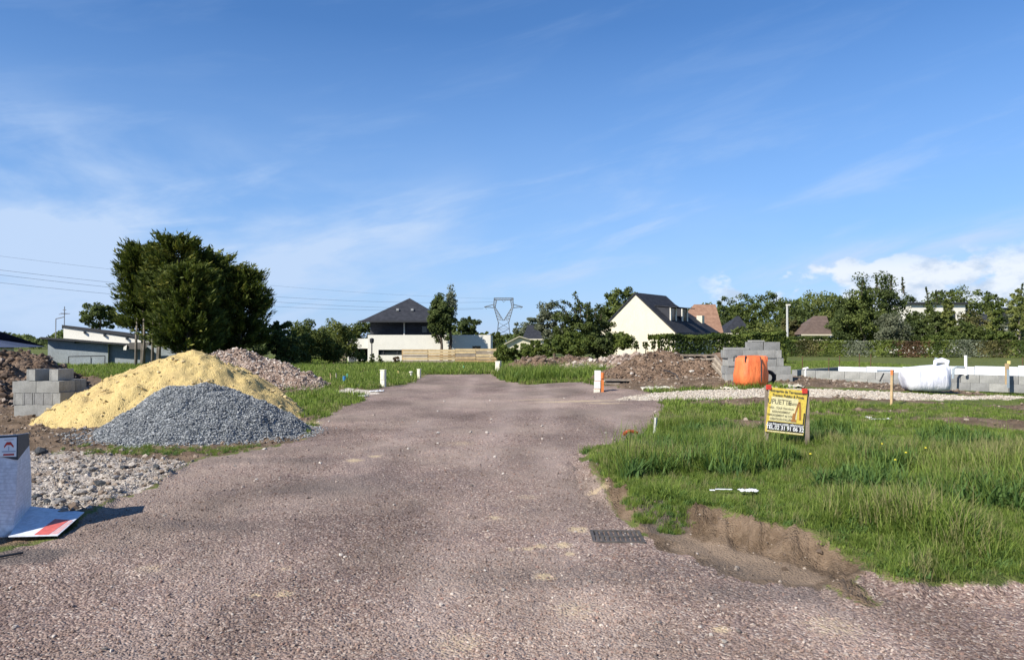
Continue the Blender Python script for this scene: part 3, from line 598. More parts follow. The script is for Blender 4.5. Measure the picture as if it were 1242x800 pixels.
LEAFY = [(tuft_mesh('weed', 40 + i, 26, .26, .12, .014, 1.1, 4), M_WEED) for i in range(3)] + [(tuft_mesh('weed', 44, 20, .42, .10, .0035, .5), M_GRASS)]
n = 5200; x = rng.uniform(1.2, 7, n); y = rng.uniform(5.4, 12.5, n); mk = masks(x, y); k = (mk['_bank'] > .2) & (fbm(x * 1.3, y * 1.3, 3, 55) + .35 * np.exp(-((x - 2.9) / 1.3) ** 2 - ((y - 9.2) / 1.6) ** 2) > .16) & (1.35 * np.exp(-((x - 3.75) / .5) ** 2 - ((y - 9.7) / .75) ** 2) < .3); x, y = x[k], y[k]
s = rng.uniform(.5, 1.15, len(x)); scatter('tall_weeds', np.stack([x, y, gz(x, y)], 1), s, up(len(x)), LEAFY, 'clumps of taller leafy weeds in the verge in front of the sign', 'weeds')
n = 420; x, y = polar_pts(n, 3.0, 22, -44, 40); mk = masks(x, y); k = mk['road'] > .5; x, y = x[k], y[k]; s = rng.uniform(.025, .055, len(x)) * np.clip(y / 9, .7, 1.4)
scatter('loose_stones', np.stack([x, y, gz(x, y) + s * .15], 1), s, rot3(len(x)), chips('loose_stone', [(.25, .19, .16), (.42, .35, .30), (.58, .53, .47), (.12, .10, .09)], 4, 1, 12), 'scattered larger loose stones on the gravel road', 'stones')

# ------------------------------------------------------------------ trees, shrubs, hedges
M_BARK = simple('bark', (.16, .12, .09), .95, .3, 2.0, bs=.5)
M_BARKP = simple('pale_bark', (.30, .26, .21), .95, .25, 2.0, bs=.5)
LM = {
 'oak': leaf_mat('leaf_mid_green', (.040, .060, .016), (.14, .17, .042)),
 'dark': leaf_mat('leaf_dark_green', (.030, .046, .015), (.110, .140, .040)),
 'light': leaf_mat('leaf_light_green', (.065, .090, .024), (.22, .235, .065)),
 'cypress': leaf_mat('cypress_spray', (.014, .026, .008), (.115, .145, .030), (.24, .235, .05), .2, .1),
 'grey': leaf_mat('leaf_grey_green', (.075, .090, .055), (.19, .20, .125)),
 'red': leaf_mat('leaf_red_brown', (.05, .036, .020), (.13, .075, .040)),
 'silver': leaf_mat('leaf_silver_green', (.06, .075, .045), (.20, .22, .15)),
 'olive': leaf_mat('leaf_olive', (.045, .050, .016), (.16, .145, .055)),
 'hedge': leaf_mat('hedge_leaf', (.038, .062, .014), (.14, .175, .036)),
}
def cards(C_, Nn, size, asp, tone, tip=None, curl=.3):
    # leaf sprays: centre C_, axis tip (or random), size per card
    n = len(C_)
    ax = tip if tip is not None else rng.normal(size=(n, 3)); ax = ax / (np.linalg.norm(ax, axis=1, keepdims=True) + 1e-9)
    sd = np.cross(ax, Nn + rng.normal(size=(n, 3)) * .6); sd /= (np.linalg.norm(sd, axis=1, keepdims=True) + 1e-9)
    nn = np.cross(ax, sd); L = size[:, None]; W = L * asp
    v = np.stack([C_ - ax * L * .5, C_ - sd * W * .5 + nn * W * curl * .3, C_ + ax * L * .5, C_ + sd * W * .5 + nn * W * curl * .3], 1)
    return v.reshape(-1, 3), np.repeat(tone, 4)
def crown(name, rx, ry, z0, z1, n, leaf, kind='oak', K=40, seed=0, fill=.75, cl=.30, top=.5, taper=0.0, asp=.6):
    """clusters of leaves through an egg-shaped volume; local origin at the trunk foot"""
    global rng
    keep = rng; rng = np.random.default_rng(seed + 1000)
    zc = z0 + (z1 - z0) * top; d = rng.normal(size=(K, 3)); d /= np.linalg.norm(d, axis=1, keepdims=True)
    rr = (fill + (1 - fill) * rng.random(K)) ** .8; rr[::4] *= .55
    lump = 1 + .22 * np.sin(3 * np.arctan2(d[:, 1], d[:, 0]) + seed) * .6 + rng.uniform(-.16, .12, K)
    hh = np.where(d[:, 2] > 0, z1 - zc, zc - z0)
    wz = 1 - taper * np.clip(d[:, 2], -1, 1)
    Cc = np.stack([d[:, 0] * rx * rr * lump * wz, d[:, 1] * ry * rr * lump * wz, zc + d[:, 2] * hh * rr * lump], 1) * np.array([.95, .95, 1])
    Cc[:, 2] = np.clip(Cc[:, 2], z0 + .02 * (z1 - z0), z1 - .03 * (z1 - z0))
    which = rng.integers(0, K, n); S = cl * min(rx, (z1 - z0) * .6)
    off = rng.normal(size=(n, 3)); off /= np.linalg.norm(off, axis=1, keepdims=True); off *= (rng.random(n) ** .45)[:, None] * np.array([S, S, S * .75]) * (rng.uniform(.6, 1.25, K)[which])[:, None]
    C_ = Cc[which] + off
    m = rng.random(n) < .12
    C_[m] = np.array([0, 0, zc]) + (rng.uniform(-1, 1, (m.sum(), 3)) * np.array([rx, ry, (z1 - z0) / 2]) * .6)
    tone = np.clip(rng.uniform(.2, .8, K)[which] + rng.normal(0, .16, n), 0, 1)
    Nn = (C_ - np.array([0, 0, zc])) / np.array([rx, ry, (z1 - z0) / 2]) + np.array([0, 0, .35])
    V, t = cards(C_, Nn, leaf * rng.uniform(.6, 1.4, n), asp, tone)
    me = npmesh(name, V, np.arange(len(V)).reshape(-1, 4), 4, {'tone': t}); me.materials.append(LM[kind]); rng = keep
    return me, Cc
def trunk_mesh(name, h, r, mat, limbs=(), seed=0, lean=0.0):
    rd = random.Random(seed); mb = MB(); pts = [Vector((lean * k / 5 * h + rd.uniform(-.02, .02) * h, rd.uniform(-.02, .02) * h, h * k / 5)) for k in range(6)]; pts[0] = Vector((0, 0, -.3))
    mb.tube(pts, [r * (1.25 - .2 * k) for k in range(6)], 7)
    for c in limbs:
        k = rd.randint(2, 4); a = pts[k]; c = Vector(c); mb.tube([a, a.lerp(c, .5) + Vector((0, 0, -.05 * h)), c], [r * .45, r * .25, r * .06], 5)
    return mb.mesh(name, mat, smooth=True)
def tree(name, label, px, topy, wpx, d, boty=None, kind='oak', n=2600, leaf=.3, K=40, cat='tree', trunk=True, seed=None, group=None, taper=0.0, depth=.9, cl=.26, base=None, top=.5, fill=.75, bark=None, asp=.6):
    K = int(K * 1.6); n = int(n * 1.9); leaf *= .72
    seed = int(px * 3 + topy) if seed is None else seed
    b = P(px, 415, d); gzv = gz1(b.x, b.y) if base is None else base
    H = P(px, topy, d).z - gzv; rx = wpx / 2 / F * d; z0 = max(.03 * H, (P(px, boty, d).z - gzv)) if boty else .22 * H
    o = thing(name, label, cat, (b.x, b.y, gzv), 0, group)
    me, Cc = crown('crown', rx, rx * depth, z0, H, n, leaf, kind, K, seed, taper=taper, cl=cl, top=top, fill=fill, asp=asp); link('crown', me, o)
    if trunk: link('trunk', trunk_mesh('trunk', max(z0 + (H - z0) * .55, .3), max(.05, .022 * H), bark or M_BARK, [tuple(c * .8 + np.array([0, 0, H * .05])) for c in Cc[:5]], seed), o)
    return o
def hedge(label, pts, h, wd, kinds, n, leaf, px_leafseed=0, group=None):
    """clipped hedge following a line of ground points; each plant colour is a stretch of its own"""
    global rng
    o = thing('hedge', label, 'hedge', (pts[0][0], pts[0][1], 0), 0, group); keep = rng; rng = np.random.default_rng(4 + px_leafseed)
    A = np.array(pts, float); seg = np.diff(A, axis=0); L = np.hypot(*seg.T); cum = np.concatenate([[0], np.cumsum(L)])
    nk = len(kinds)
    for ki, kd in enumerate(kinds):
        m_ = n // nk; t = (rng.uniform(ki, ki + 1, m_) / nk + .35 / nk * math.sin(ki * 2.4) * 0) * cum[-1] + rng.normal(0, .22 * cum[-1] / nk, m_); t = np.clip(t, 0, cum[-1] - 1e-3)
        si = np.searchsorted(cum, t, 'right') - 1; f = (t - cum[si]) / L[si]; base = A[si] + seg[si] * f[:, None]; nr = np.stack([-seg[si][:, 1], seg[si][:, 0]], 1) / L[si][:, None]
        q = rng.uniform(-1, 1, m_); face = rng.random(m_); hh = h * (1 + .10 * fbm(t * .5, t * 0, 3, ki + px_leafseed))
        q = np.where(face < .55, -1 + .18 * rng.random(m_), q); zz = np.where(face < .55, rng.random(m_) ** .8, 1 - .12 * rng.random(m_)) * hh
        q = q * (1 + .22 * fbm(t * 1.1, zz * 1.3, 3, 5))
        x = base[:, 0] + nr[:, 0] * -q * wd * -1; y = base[:, 1] + nr[:, 1] * q * wd
        C_ = np.stack([x, y, gz(x, y) + zz], 1) - np.array([pts[0][0], pts[0][1], 0])
        Nn = np.stack([nr[:, 0] * q, nr[:, 1] * q, np.where(face < .55, .3, 1.5)], 1)
        tn = np.clip(.5 + 1.3 * fbm(t * 1.2, zz * 1.5, 3, 11) + rng.normal(0, .16, m_), 0, 1)
        V, tt = cards(C_, Nn, leaf * rng.uniform(.6, 1.4, m_), .6, tn)
        me = npmesh('foliage', V, np.arange(len(V)).reshape(-1, 4), 4, {'tone': tt}); me.materials.append(LM[kd]); link('foliage', me, o)
    rng = keep; return o

# the big cypresses: drooping sprays on ascending boughs
def cypress(label, px, d, topy, wpx, boty, n, seed, lean=0.0, right_cut=None):
    global rng
    b = P(px, 415, d); g = gz1(b.x, b.y); H = (P(px, topy, d).z - g) * .945; rx = wpx / 2 / F * d * .93; z0 = P(px, boty, d).z - g
    keep = rng; rng = np.random.default_rng(seed)
    o = thing('cypress_tree', label, 'tree', (b.x, b.y, g), 0, 'tall cypresses growing together behind the sand heap')
    K = 210; n = int(n * 2.3); zb = z0 + (H - z0) * rng.random(K) ** .85; f = (zb - z0) / (H - z0)
    prof = np.sin(np.clip(.20 + .80 * (1 - f) ** .5, 0, 1) * 1.8) * (.74 + .44 * rng.random(K)); prof = np.clip(prof, .14, 1.05)
    a = rng.uniform(0, 6.283, K); Lb = rx * prof
    base = np.stack([np.zeros(K), np.zeros(K), zb - Lb * .45], 1)
    tipv = np.stack([np.cos(a) * Lb, np.sin(a) * Lb, zb + Lb * rng.uniform(-.10, .22, K)], 1)
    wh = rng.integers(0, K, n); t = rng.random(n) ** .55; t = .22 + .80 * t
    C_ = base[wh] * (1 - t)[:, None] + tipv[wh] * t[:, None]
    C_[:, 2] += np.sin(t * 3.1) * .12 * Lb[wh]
    C_ += rng.normal(size=(n, 3)) * np.array([.26, .26, .26]) * (1.3 - .6 * t)[:, None] * rx * .30
    out_ = np.stack([np.cos(a[wh]), np.sin(a[wh]), np.full(n, .35)], 1) + rng.normal(size=(n, 3)) * .45
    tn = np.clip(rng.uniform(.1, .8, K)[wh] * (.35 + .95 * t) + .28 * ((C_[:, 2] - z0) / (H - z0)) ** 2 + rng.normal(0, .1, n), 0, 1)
    n2 = K * 22; w2_ = rng.integers(0, K, n2); dr_ = np.stack([np.cos(a[w2_]), np.sin(a[w2_]), .55 + .5 * rng.random(n2)], 1); dr_ /= np.linalg.norm(dr_, axis=1, keepdims=True)
    q2 = rng.random(n2) ** 1.3; tip2 = tipv[w2_] + dr_ * (q2 * rng.uniform(.5, 1.15, K)[w2_] - .15)[:, None] * .75 + rng.normal(size=(n2, 3)) * (.16 * (1.1 - q2))[:, None]
    C_ = np.concatenate([C_, tip2]); out_ = np.concatenate([out_, dr_ + rng.normal(size=(n2, 3)) * .3]); tn = np.concatenate([tn, np.clip(.45 + .4 * q2 + rng.normal(0, .12, n2), 0, 1)]); n = n + n2
    V, tt = cards(C_, np.tile([0, 0, 1.], (n, 1)), rng.uniform(.16, .46, n), .24, tn, out_)
    me = npmesh('crown', V, np.arange(len(V)).reshape(-1, 4), 4, {'tone': tt}); me.materials.append(LM['cypress']); link('crown', me, o)
    mb = MB(); mb.tube([(0, 0, -.3), (.05, 0, H * .35), (lean, 0, H * .93)], [.17, .13, .03], 7)
    for k in range(0, K, 6): mb.tube([tuple(base[k]), tuple(base[k] * .4 + tipv[k] * .6)], [.05, .015], 4)
    link('trunk', mb.mesh('trunk', M_BARKP, smooth=True), o); rng = keep
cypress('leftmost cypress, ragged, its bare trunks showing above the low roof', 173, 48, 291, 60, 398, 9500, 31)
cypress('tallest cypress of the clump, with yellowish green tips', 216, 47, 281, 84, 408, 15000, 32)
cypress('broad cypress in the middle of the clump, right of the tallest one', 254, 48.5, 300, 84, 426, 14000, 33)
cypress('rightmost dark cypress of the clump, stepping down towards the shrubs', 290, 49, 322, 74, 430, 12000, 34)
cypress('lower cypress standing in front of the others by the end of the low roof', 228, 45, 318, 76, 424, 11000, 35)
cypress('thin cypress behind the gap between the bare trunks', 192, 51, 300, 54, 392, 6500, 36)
for i, px in enumerate((165, 173, 185, 192)):
    b = P(px, 415, 46.5); g = gz1(b.x, b.y); MBt = MB().tube([(0, 0, -.2), (.1 * (i % 2), 0, 1.8), (0, .1, 3.2)], [.10, .08, .05], 7)
    o = MBt.build('tree_trunk', M_BARKP, None, smooth=True); o.location = (b.x, b.y, g)
    tag(o, ['thick pale bare trunk, leftmost under the cypresses above the roof', 'slim bare trunk, second from left under the cypresses', 'slim bare trunk, third from left under the cypresses', 'bare trunk furthest right beneath the cypresses above the roof'][i], 'tree trunk', 'bare trunks under the cypresses')

T = tree
T('pine_tree', 'rounded dark pine behind the low shed roof at the left', 121, 366, 50, 75, 398, 'dark', 2600, .34, 26)
T('shrub', 'feathery dark shrub at the right foot of the cypresses', 336, 383, 36, 52, 432, 'dark', 2200, .26, 20, 'shrub')
T('bushy_tree', 'willowy bush left of the white flat roofed house', 376, 387, 64, 56, 442, 'oak', 5200, .24, 40, 'bush')
T('bushy_tree', 'olive green willowy tree touching the left end of the white house', 410, 386, 52, 58, 440, 'light', 3800, .24, 34, 'bush')
T('bushy_tree', 'tall pale green bush behind the left end of the white house', 437, 390, 44, 76, 420, 'oak', 2200, .3, 24, 'bush')
T('round_shrub', 'dark round shrub at the edge of the lawn beside the rubble mound', 352, 400, 44, 50, 446, 'dark', 3000, .22, 26, 'shrub')
T('garden_tree', 'dark leafy tree in front of the white flat roofed house', 535, 356, 31, 64, 414, 'dark', 6500, .24, 44, trunk=True, cl=.36, bark=M_BARK)
T('poplar_tree', 'slender pale tree rising behind the dark garden tree', 546, 346, 15, 64.6, 392, 'silver', 1700, .22, 26, cl=.75, taper=.55, fill=.4)
T('garden_tree', 'low wide tree behind the white wall, right of the garden tree', 566, 385, 34, 82, 408, 'dark', 2200, .34, 24)
T('bush', 'ivy green bush at the left opening of the white house', 438, 424, 16, 60, 442, 'oak', 900, .18, 12, 'bush', False)
for px, ty, lab in ((452, 429, 'small leafy shrub under the lamp of the white house'), (461, 431, 'thin shrub below the left end of the strip window'), (480, 430, 'reddish slim shrub right below the strip window')):
    T('small_shrub', lab, px, ty, 9, 62, 443, 'red' if px == 480 else 'dark', 380, .16, 10, 'shrub', True, group='shrubs along the white house')
# far belt in the middle
T('far_tree', 'pale round tree left of the dark small roof in the distance', 640, 386, 34, 150, 408, 'silver', 1500, .6, 20)
T('far_tree', 'low green tree under the pylon', 600, 402, 40, 170, 420, 'oak', 1500, .6, 20)
T('far_tree', 'low dark tree right of the pylon foot', 632, 401, 26, 160, 420, 'dark', 1100, .6, 16)
T('far_tree', 'distant green tree left of the pylon foot', 576, 403, 40, 175, 420, 'oak', 1500, .6, 20)
# shrubbery in front of the gable house
T('shrubbery_tree', 'tall pale tree at the left of the shrubbery with arching tips', 672, 366, 46, 62, 424, 'grey', 3600, .26, 30, 'tree')
T('shrubbery_tree', 'broad tree in the middle of the shrubbery with spiky dark shoots', 700, 368, 52, 58, 436, 'oak', 5200, .24, 40, 'tree')
T('shrubbery_tree', 'dark bushy tree of the shrubbery beside the cream gable', 724, 376, 44, 60, 436, 'dark', 3600, .24, 30, 'tree')
T('low_bush', 'low dark bush at the right end of the timber fence', 613, 418, 30, 52, 440, 'hedge', 2000, .2, 20, 'bush', False)
T('low_bush', 'low green bush behind the small brown mound', 645, 413, 46, 50, 436, 'hedge', 3400, .2, 26, 'bush', False)
T('low_bush', 'wide dense bush in front of the shrubbery', 690, 404, 70, 49, 434, 'hedge', 5600, .2, 40, 'bush', False)
T('low_bush', 'bush right of the wide one, reaching the gable wall', 732, 404, 30, 50, 432, 'dark', 2200, .2, 20, 'bush', False)
T('round_bush', 'round clipped bush at the foot of the cream gable', 753, 402, 28, 50, 424, 'hedge', 3000, .17, 26, 'bush', False, cl=.35)
T('big_tree', 'tall rounded tree rising behind the cream gable on its left', 753, 350, 46, 90, 400, 'oak', 3400, .42, 34)
T('big_tree', 'dark tree hidden behind the roof of the cream gable', 736, 368, 30, 92, 410, 'dark', 1800, .42, 20)
# long shoots of the shrubbery
for i, (x0, y0, x1, y1, x2, y2) in enumerate([(690, 386, 684, 370, 668, 366), (700, 384, 694, 366, 680, 366), (704, 388, 706, 372, 696, 355), (712, 386, 714, 374, 713, 368), (722, 384, 722, 376, 727, 370), (728, 388, 730, 380, 731, 372)]):
    d = 57; mb = MB(); a, b, c = P(x0, y0, d), P(x1, y1, d), P(x2, y2, d)
    pts = [a.lerp(b, t).lerp(b.lerp(c, t), t) for t in (0, .2, .4, .6, .8, 1)]; org = pts[0]
    n = 160; idx = rng.random(n) ** .7 * 5; ii = np.minimum(idx.astype(int), 4); pa = np.array([list(p - org) for p in pts]); C_ = pa[ii] + (pa[ii + 1] - pa[ii]) * (idx - ii)[:, None] + rng.normal(size=(n, 3)) * .10
    V, tt = cards(C_, np.tile([0, 0, 1.], (n, 1)), rng.uniform(.12, .26, n), .5, rng.uniform(.1, .5, n))
    o = thing('arching_shoot', ['longest arching shoot, furthest left above the shrubbery', 'second arching shoot from the left above the shrubbery', 'bare leaning shoot sticking up highest from the shrubbery', 'short upright leafy shoot right of the leaning one', 'leafy shoot second from the right on the shrubbery', 'rightmost leafy shoot above the shrubbery'][i], 'branch', tuple(org), 0, 'long shoots above the shrubbery')
    me = npmesh('leaves', V, np.arange(len(V)).reshape(-1, 4), 4, {'tone': tt}); me.materials.append(LM['dark']); link('leaves', me, o)
    MB().tube([tuple(p - org) for p in pts], [.05, .045, .04, .03, .02, .01], 5).build('stem', M_BARK, o, smooth=True)

# the wood on the right, each tree its own
belt = [(858, 366, 44, 150, 'oak', 'first rounded tree of the wood right of the brown roof'), (884, 360, 46, 165, 'dark', 'dark tree of the wood above the pair of grey roofs'), (904, 357, 46, 160, 'oak', 'round crowned tree of the wood left of the tall mast'),
 (935, 351, 52, 158, 'oak', 'highest dome of the wood left of the tall mast'), (962, 361, 44, 150, 'dark', 'dark tree of the wood just right of the mast'), (992, 348, 58, 155, 'light', 'light green dome of the wood above the brown roofed bungalow'), (1018, 358, 36, 170, 'oak', 'tree of the wood between the light dome and the big spreading tree'),
 (870, 388, 36, 120, 'dark', 'low dark tree between the brown roof and the grey roofs'), (925, 392, 44, 100, 'light', 'light bushy tree right of the grey pointed roof'), (905, 396, 34, 98, 'oak', 'low tree in front of the grey pointed roof'), (957, 386, 30, 107, 'olive', 'olive brown tree left of the brown roofed bungalow'), (940, 396, 34, 100, 'oak', 'low tree at the foot of the mast'),
 (1125, 356, 70, 165, 'oak', 'dome of the wood behind the white house'), (1172, 346, 62, 160, 'oak', 'highest round tree of the wood at the right'), (1202, 352, 40, 170, 'dark', 'dark blue green tree on the skyline near the right edge'), (1150, 352, 36, 172, 'dark', 'tree of the wood behind the columnar shrub'),
 (1100, 358, 36, 130, 'dark', 'tree with spiky shoots left of the white house'), (1232, 350, 34, 120, 'light', 'yellowish tree at the right edge of the photo'), (1250, 356, 40, 150, 'oak', 'tree cut by the right edge of the photo')]
for i, (px, ty, wp, d, kd, lab) in enumerate(belt): T('wood_tree', lab, px, ty, wp, d, 424, kd, 2300, .0042 * d, 34, group='trees of the wood on the right', trunk=(d < 125), taper=.1)
near = [(1146, 370, 26, 90, 'oak', 'bushy tree between the white house windows', 1900), (1136, 376, 24, 89, 'dark', 'dark tree left of the columnar tree by the white house', 1700), (1110, 378, 22, 91, 'dark', 'tree over the left corner of the white house', 1300), (1030, 356, 48, 96, 'dark', 'big dark tree right of the brown roofed bungalow', 3800), (1070, 334, 70, 98, 'dark', 'tallest spreading tree with spiky shoots on top', 4600), (1048, 352, 50, 94, 'oak', 'dense tree joining the two dark ones', 3000),
 (1112, 382, 34, 88, 'dark', 'dark bush hiding the left part of the white house', 1800), (1128, 366, 26, 92, 'oak', 'tree in the middle of the white house front', 1400), (1151, 352, 16, 86, 'light', 'columnar light green tree in front of the white house', 1200), (1178, 376, 34, 84, 'olive', 'reddish olive tree with two pale trunks', 1700), (1168, 388, 36, 82, 'oak', 'spreading green tree with pale trunks behind the hedge', 1700),
 (1206, 374, 30, 90, 'light', 'light green tree left of the dark grey roof', 1600), (1212, 352, 14, 88, 'hedge', 'narrow columnar tree by the dark grey roof', 1100), (1236, 350, 20, 84, 'light', 'upright yellowish tree at the right edge', 1300), (1090, 396, 28, 84, 'dark', 'dark shrub behind the grey green dome', 1300), (1190, 396, 30, 82, 'oak', 'low tree behind the red hedge', 1300), (1230, 382, 26, 86, 'silver', 'silvery tree in front of the dark grey roof', 1200), (1138, 402, 40, 80, 'hedge', 'low green shrub behind the hedge under the white house', 1700), (1215, 402, 40, 80, 'hedge', 'low green shrub behind the hedge near the right edge', 1700)]
for px, ty, wp, d, kd, lab, n in near: T('garden_tree', lab, px, ty, wp, d, 421, kd, n, .0042 * d, 34, group='garden trees on the right', cl=.3, taper=.12 if wp > 20 else .3, bark=M_BARKP)
T('round_bush', 'grey green dome shaped bush behind the right hedge', 1083, 383, 40, 84, 420, 'grey', 3800, .28, 40, 'bush', False, cl=.4, fill=.9)
rs = np.random.default_rng(77)
for i, (px, y0, y1, lab) in enumerate([(1045, 352, 336, 'left upright shoot on the crown of the tallest spreading tree'), (1064, 345, 333, 'second upright shoot on the tallest spreading tree'), (1080, 345, 333, 'third upright shoot on the tallest spreading tree'), (1096, 350, 336, 'right upright shoot on the tallest spreading tree'), (1126, 362, 348, 'spiky shoot over the left gable of the white house'), (1137, 362, 352, 'leaning shoot over the white house'), (1238, 356, 343, 'upright shoot of the tree at the right edge')]):
    d = 92; a = P(px, y0 + 6, d); b = P(px + rs.uniform(-3, 3), y1, d); n = 110; t = rs.random(n); C_ = np.outer(t, np.array(b - a)) + rs.normal(size=(n, 3)) * .16 * (1.1 - t)[:, None]
    V, tt = cards(C_, np.tile([0, 0, 1.], (n, 1)), rs.uniform(.2, .42, n), .5, rs.uniform(.1, .6, n)); o = thing('upright_shoot', lab, 'branch', tuple(a), 0, 'upright shoots above the right garden trees')
    me = npmesh('leaves', V, np.arange(len(V)).reshape(-1, 4), 4, {'tone': tt}); me.materials.append(LM['dark']); link('leaves', me, o)
    MB().tube([(0, 0, 0), tuple((b - a) * .95)], [.07, .02], 5).build('stem', M_BARK, o)
# one far wood that reads as a mass
def far_wood(label, pxs, d, toplo, tophi, n, leaf, kd):
    global rng
    keep = rng; rng = np.random.default_rng(int(d)); x = (rng.uniform(pxs[0], pxs[1], n)); dd = d + rng.uniform(-14, 14, n); hpx = toplo + (tophi - toplo) * (.5 + fbm(x * .022, x * 0, 4, 3))
    hz = (415 - hpx) / F * dd + EYE; f = rng.random(n) ** .8; z = np.clip(hz * (1 - (1 - f) * 1.0), 0, None)
    dd = dd - 10 * (1 - f) ** 2; C_ = np.stack([(x - CX) / F * dd, dd, z], 1)
    tn = np.clip(.45 + 1.2 * fbm(x * .07, z * .4, 3, 9) + rng.normal(0, .12, n), 0, 1)
    V, tt = cards(C_, np.tile([0, -.5, 1.], (n, 1)), leaf * rng.uniform(.6, 1.4, n), .6, tn)
    me = npmesh('far_wood', V, np.arange(len(V)).reshape(-1, 4), 4, {'tone': tt}); me.materials.append(LM[kd]); rng = keep
    return tag(link('far_wood', me), label, 'wood', kind='stuff')
far_wood('distant wood behind the gardens on the right', (800, 1700), 215, 384, 352, 26000, 1.1, 'oak')
far_wood('distant low wood along the horizon in the middle', (-300, 860), 235, 411, 397, 20000, 1.2, 'dark')
# hedges
hedge('clipped dark green hedge in front of the cream gable house', [(XD(793, 47), 47), (XD(945, 52), 52)], 2.2, .6, ['hedge', 'hedge'], 11000, .2, 1)
for px, ty, lab in ((772, 411, 'left climber plant on the cream gable wall'), (783, 412, 'middle climber plant on the cream gable wall'), (793, 408, 'right climber plant against the cream gable')):
    T('wall_climber', lab, px, ty, 8, 49, 424, 'dark', 300, .16, 9, 'climber', True, group='climbers on the gable wall')
hedge('long mixed hedge of green, silver and red shrubs across the right field', [(XD(935, 84), 84), (XD(1330, 74), 74)], 1.75, .7, ['hedge', 'olive', 'hedge', 'silver', 'hedge', 'red', 'hedge', 'silver', 'olive', 'hedge', 'red', 'hedge'], 16000, .28, 2)
hedge('higher green hedge between the grey roofs and the bungalow', [(XD(865, 88), 88), (XD(1000, 92), 92)], 2.3, .8, ['oak', 'hedge', 'oak'], 5200, .3, 3)

# ------------------------------------------------------------------ buildings
M_WHITE = simple('white_render', (.80, .77, .68), .85, .03, 1.5, bs=.05)
M_CREAM = simple('cream_render', (.74, .68, .52), .85, .04, 1.2, bs=.05)
M_GREYWALL = simple('grey_wall', (.30, .34, .36), .85, .08, .8, bs=.08)
M_DARKTRIM = simple('dark_trim', (.035, .037, .042), .6, .05, 2, bs=.05)
M_GLASS = simple('window_glass', (.02, .025, .03), .08, 0, 1, spec=.6, bs=0)
M_CLAD = None
def banded(name, c, c2, per, axis=2, rough=.8, bs=.5, bd=.03):
    m, nt, b, oc = newmat(name); sp = nt.nodes.new('ShaderNodeSeparateXYZ'); nt.links.new(oc, sp.inputs[0])
    f = math_(nt, 'FRACT', math_(nt, 'MULTIPLY', sp.outputs[axis], 1 / per)); col = mix(nt, maprange(nt, noise(nt, oc, 2.5, 5, .6), .35, .65), c, c2)
    rows = math_(nt, 'FLOOR', math_(nt, 'MULTIPLY', sp.outputs[axis], 1 / per)); wn = nt.nodes.new('ShaderNodeTexWhiteNoise'); wn.noise_dimensions = '1D'; nt.links.new(rows, wn.inputs['W'])
    col = mix(nt, math_(nt, 'MULTIPLY', wn.outputs[0], .25), col, tuple(x * .6 for x in c)); nt.links.new(col, b.inputs['Base Color'])
    b.inputs['Roughness'].default_value = rough; b.inputs['Specular IOR Level'].default_value = .3; bump(nt, b, f, bs, bd); return m
M_SLATE = banded('slate_roof', (.020, .022, .028), (.034, .036, .044), .16)
M_CLAD = banded('dark_cladding', (.030, .032, .040), (.042, .045, .053), .18)
M_TILE = banded('brown_tiles', (.23, .13, .085), (.30, .175, .115), .25)
M_TILED = banded('dark_brown_tiles', (.105, .075, .062), (.14, .10, .08), .25)
M_BLUEROOF = banded('blue_slate_roof', (.04, .055, .10), (.05, .065, .115), .2)
def pr(mb, T, poly, d, th, ry=True):                                        # outline seen at distance d, given real thickness th (metres away from us)
    o = T.location; pts = [P(a, b, d) - o for a, b in poly]; n = len(pts)
    mb.add([tuple(p) for p in pts] + [((p.x + o.x) * (1 + th / d) - o.x if (ry and o.x < -15) else p.x, p.y + th, p.z) for p in pts], [tuple(range(n)), tuple(range(2 * n - 1, n - 1, -1))] + [(i, i + n, (i + 1) % n + n, (i + 1) % n) for i in range(n)]); return mb
def holed(mb, x0, x1, z0, z1, y0, y1, holes):
    xs = sorted({x0, x1, *[h[0] for h in holes], *[h[1] for h in holes]}); zs = sorted({z0, z1, *[h[2] for h in holes], *[h[3] for h in holes]})
    for a, b in zip(xs, xs[1:]):
        for c, e in zip(zs, zs[1:]):
            if not any(h[0] <= (a + b) / 2 <= h[1] and h[2] <= (c + e) / 2 <= h[3] for h in holes): mb.box(a, b, y0, y1, c, e)
    return mb
def lx(T, px, d): return XD(px, d) - T.location.x
def lz(py, d): return EYE - (py - 415) / F * d

# white flat roofed house
b = P(446, 415, 66); T = thing('flat_roofed_house', 'white flat roofed house with a dark clad upper storey under a pointed slate roof', 'house', (b.x, 66, -.4))
f = lambda px: lx(T, px, 66)
z = lambda py: lz(py, 66) + .4
mb = MB(); holed(mb, f(446), f(595), -.3, z(406), 0, .3, [(f(459), f(488), z(430.5), z(424)), (f(573), f(583), z(424), z(419.5))]); mb.build('wall', M_WHITE, T)
MB().box(f(446), f(446) + .3, .302, 7.5, -.3, z(406) - .01).build('side_wall', M_WHITE, T); MB().box(f(595) - .3, f(595), .302, 7.5, -.3, z(406) - .01).build('side_wall', M_WHITE, T)
MB().box(f(446) + .3, f(595) - .3, .3, 7.5, z(406) - .25, z(406) - .12).build('flat_roof', M_DARKTRIM, T)
mb = MB(); holed(mb, f(420), f(446) - .01, -.3, z(410.5), .5, .8, [(f(426), f(445), z(436), z(422.5))]); mb.build('wing_wall', M_WHITE, T)
MB().box(f(420), f(446) - .02, .81, 6, z(411) - .12, z(411)).box(f(420), f(420) + .25, .802, 6, -.3, z(411) - .13).build('wing_roof', M_WHITE, T)
MB().box(f(421), f(446) - .03, 3.0, 3.2, -.3, z(412.5)).build('porch_back_wall', M_DARKTRIM, T)
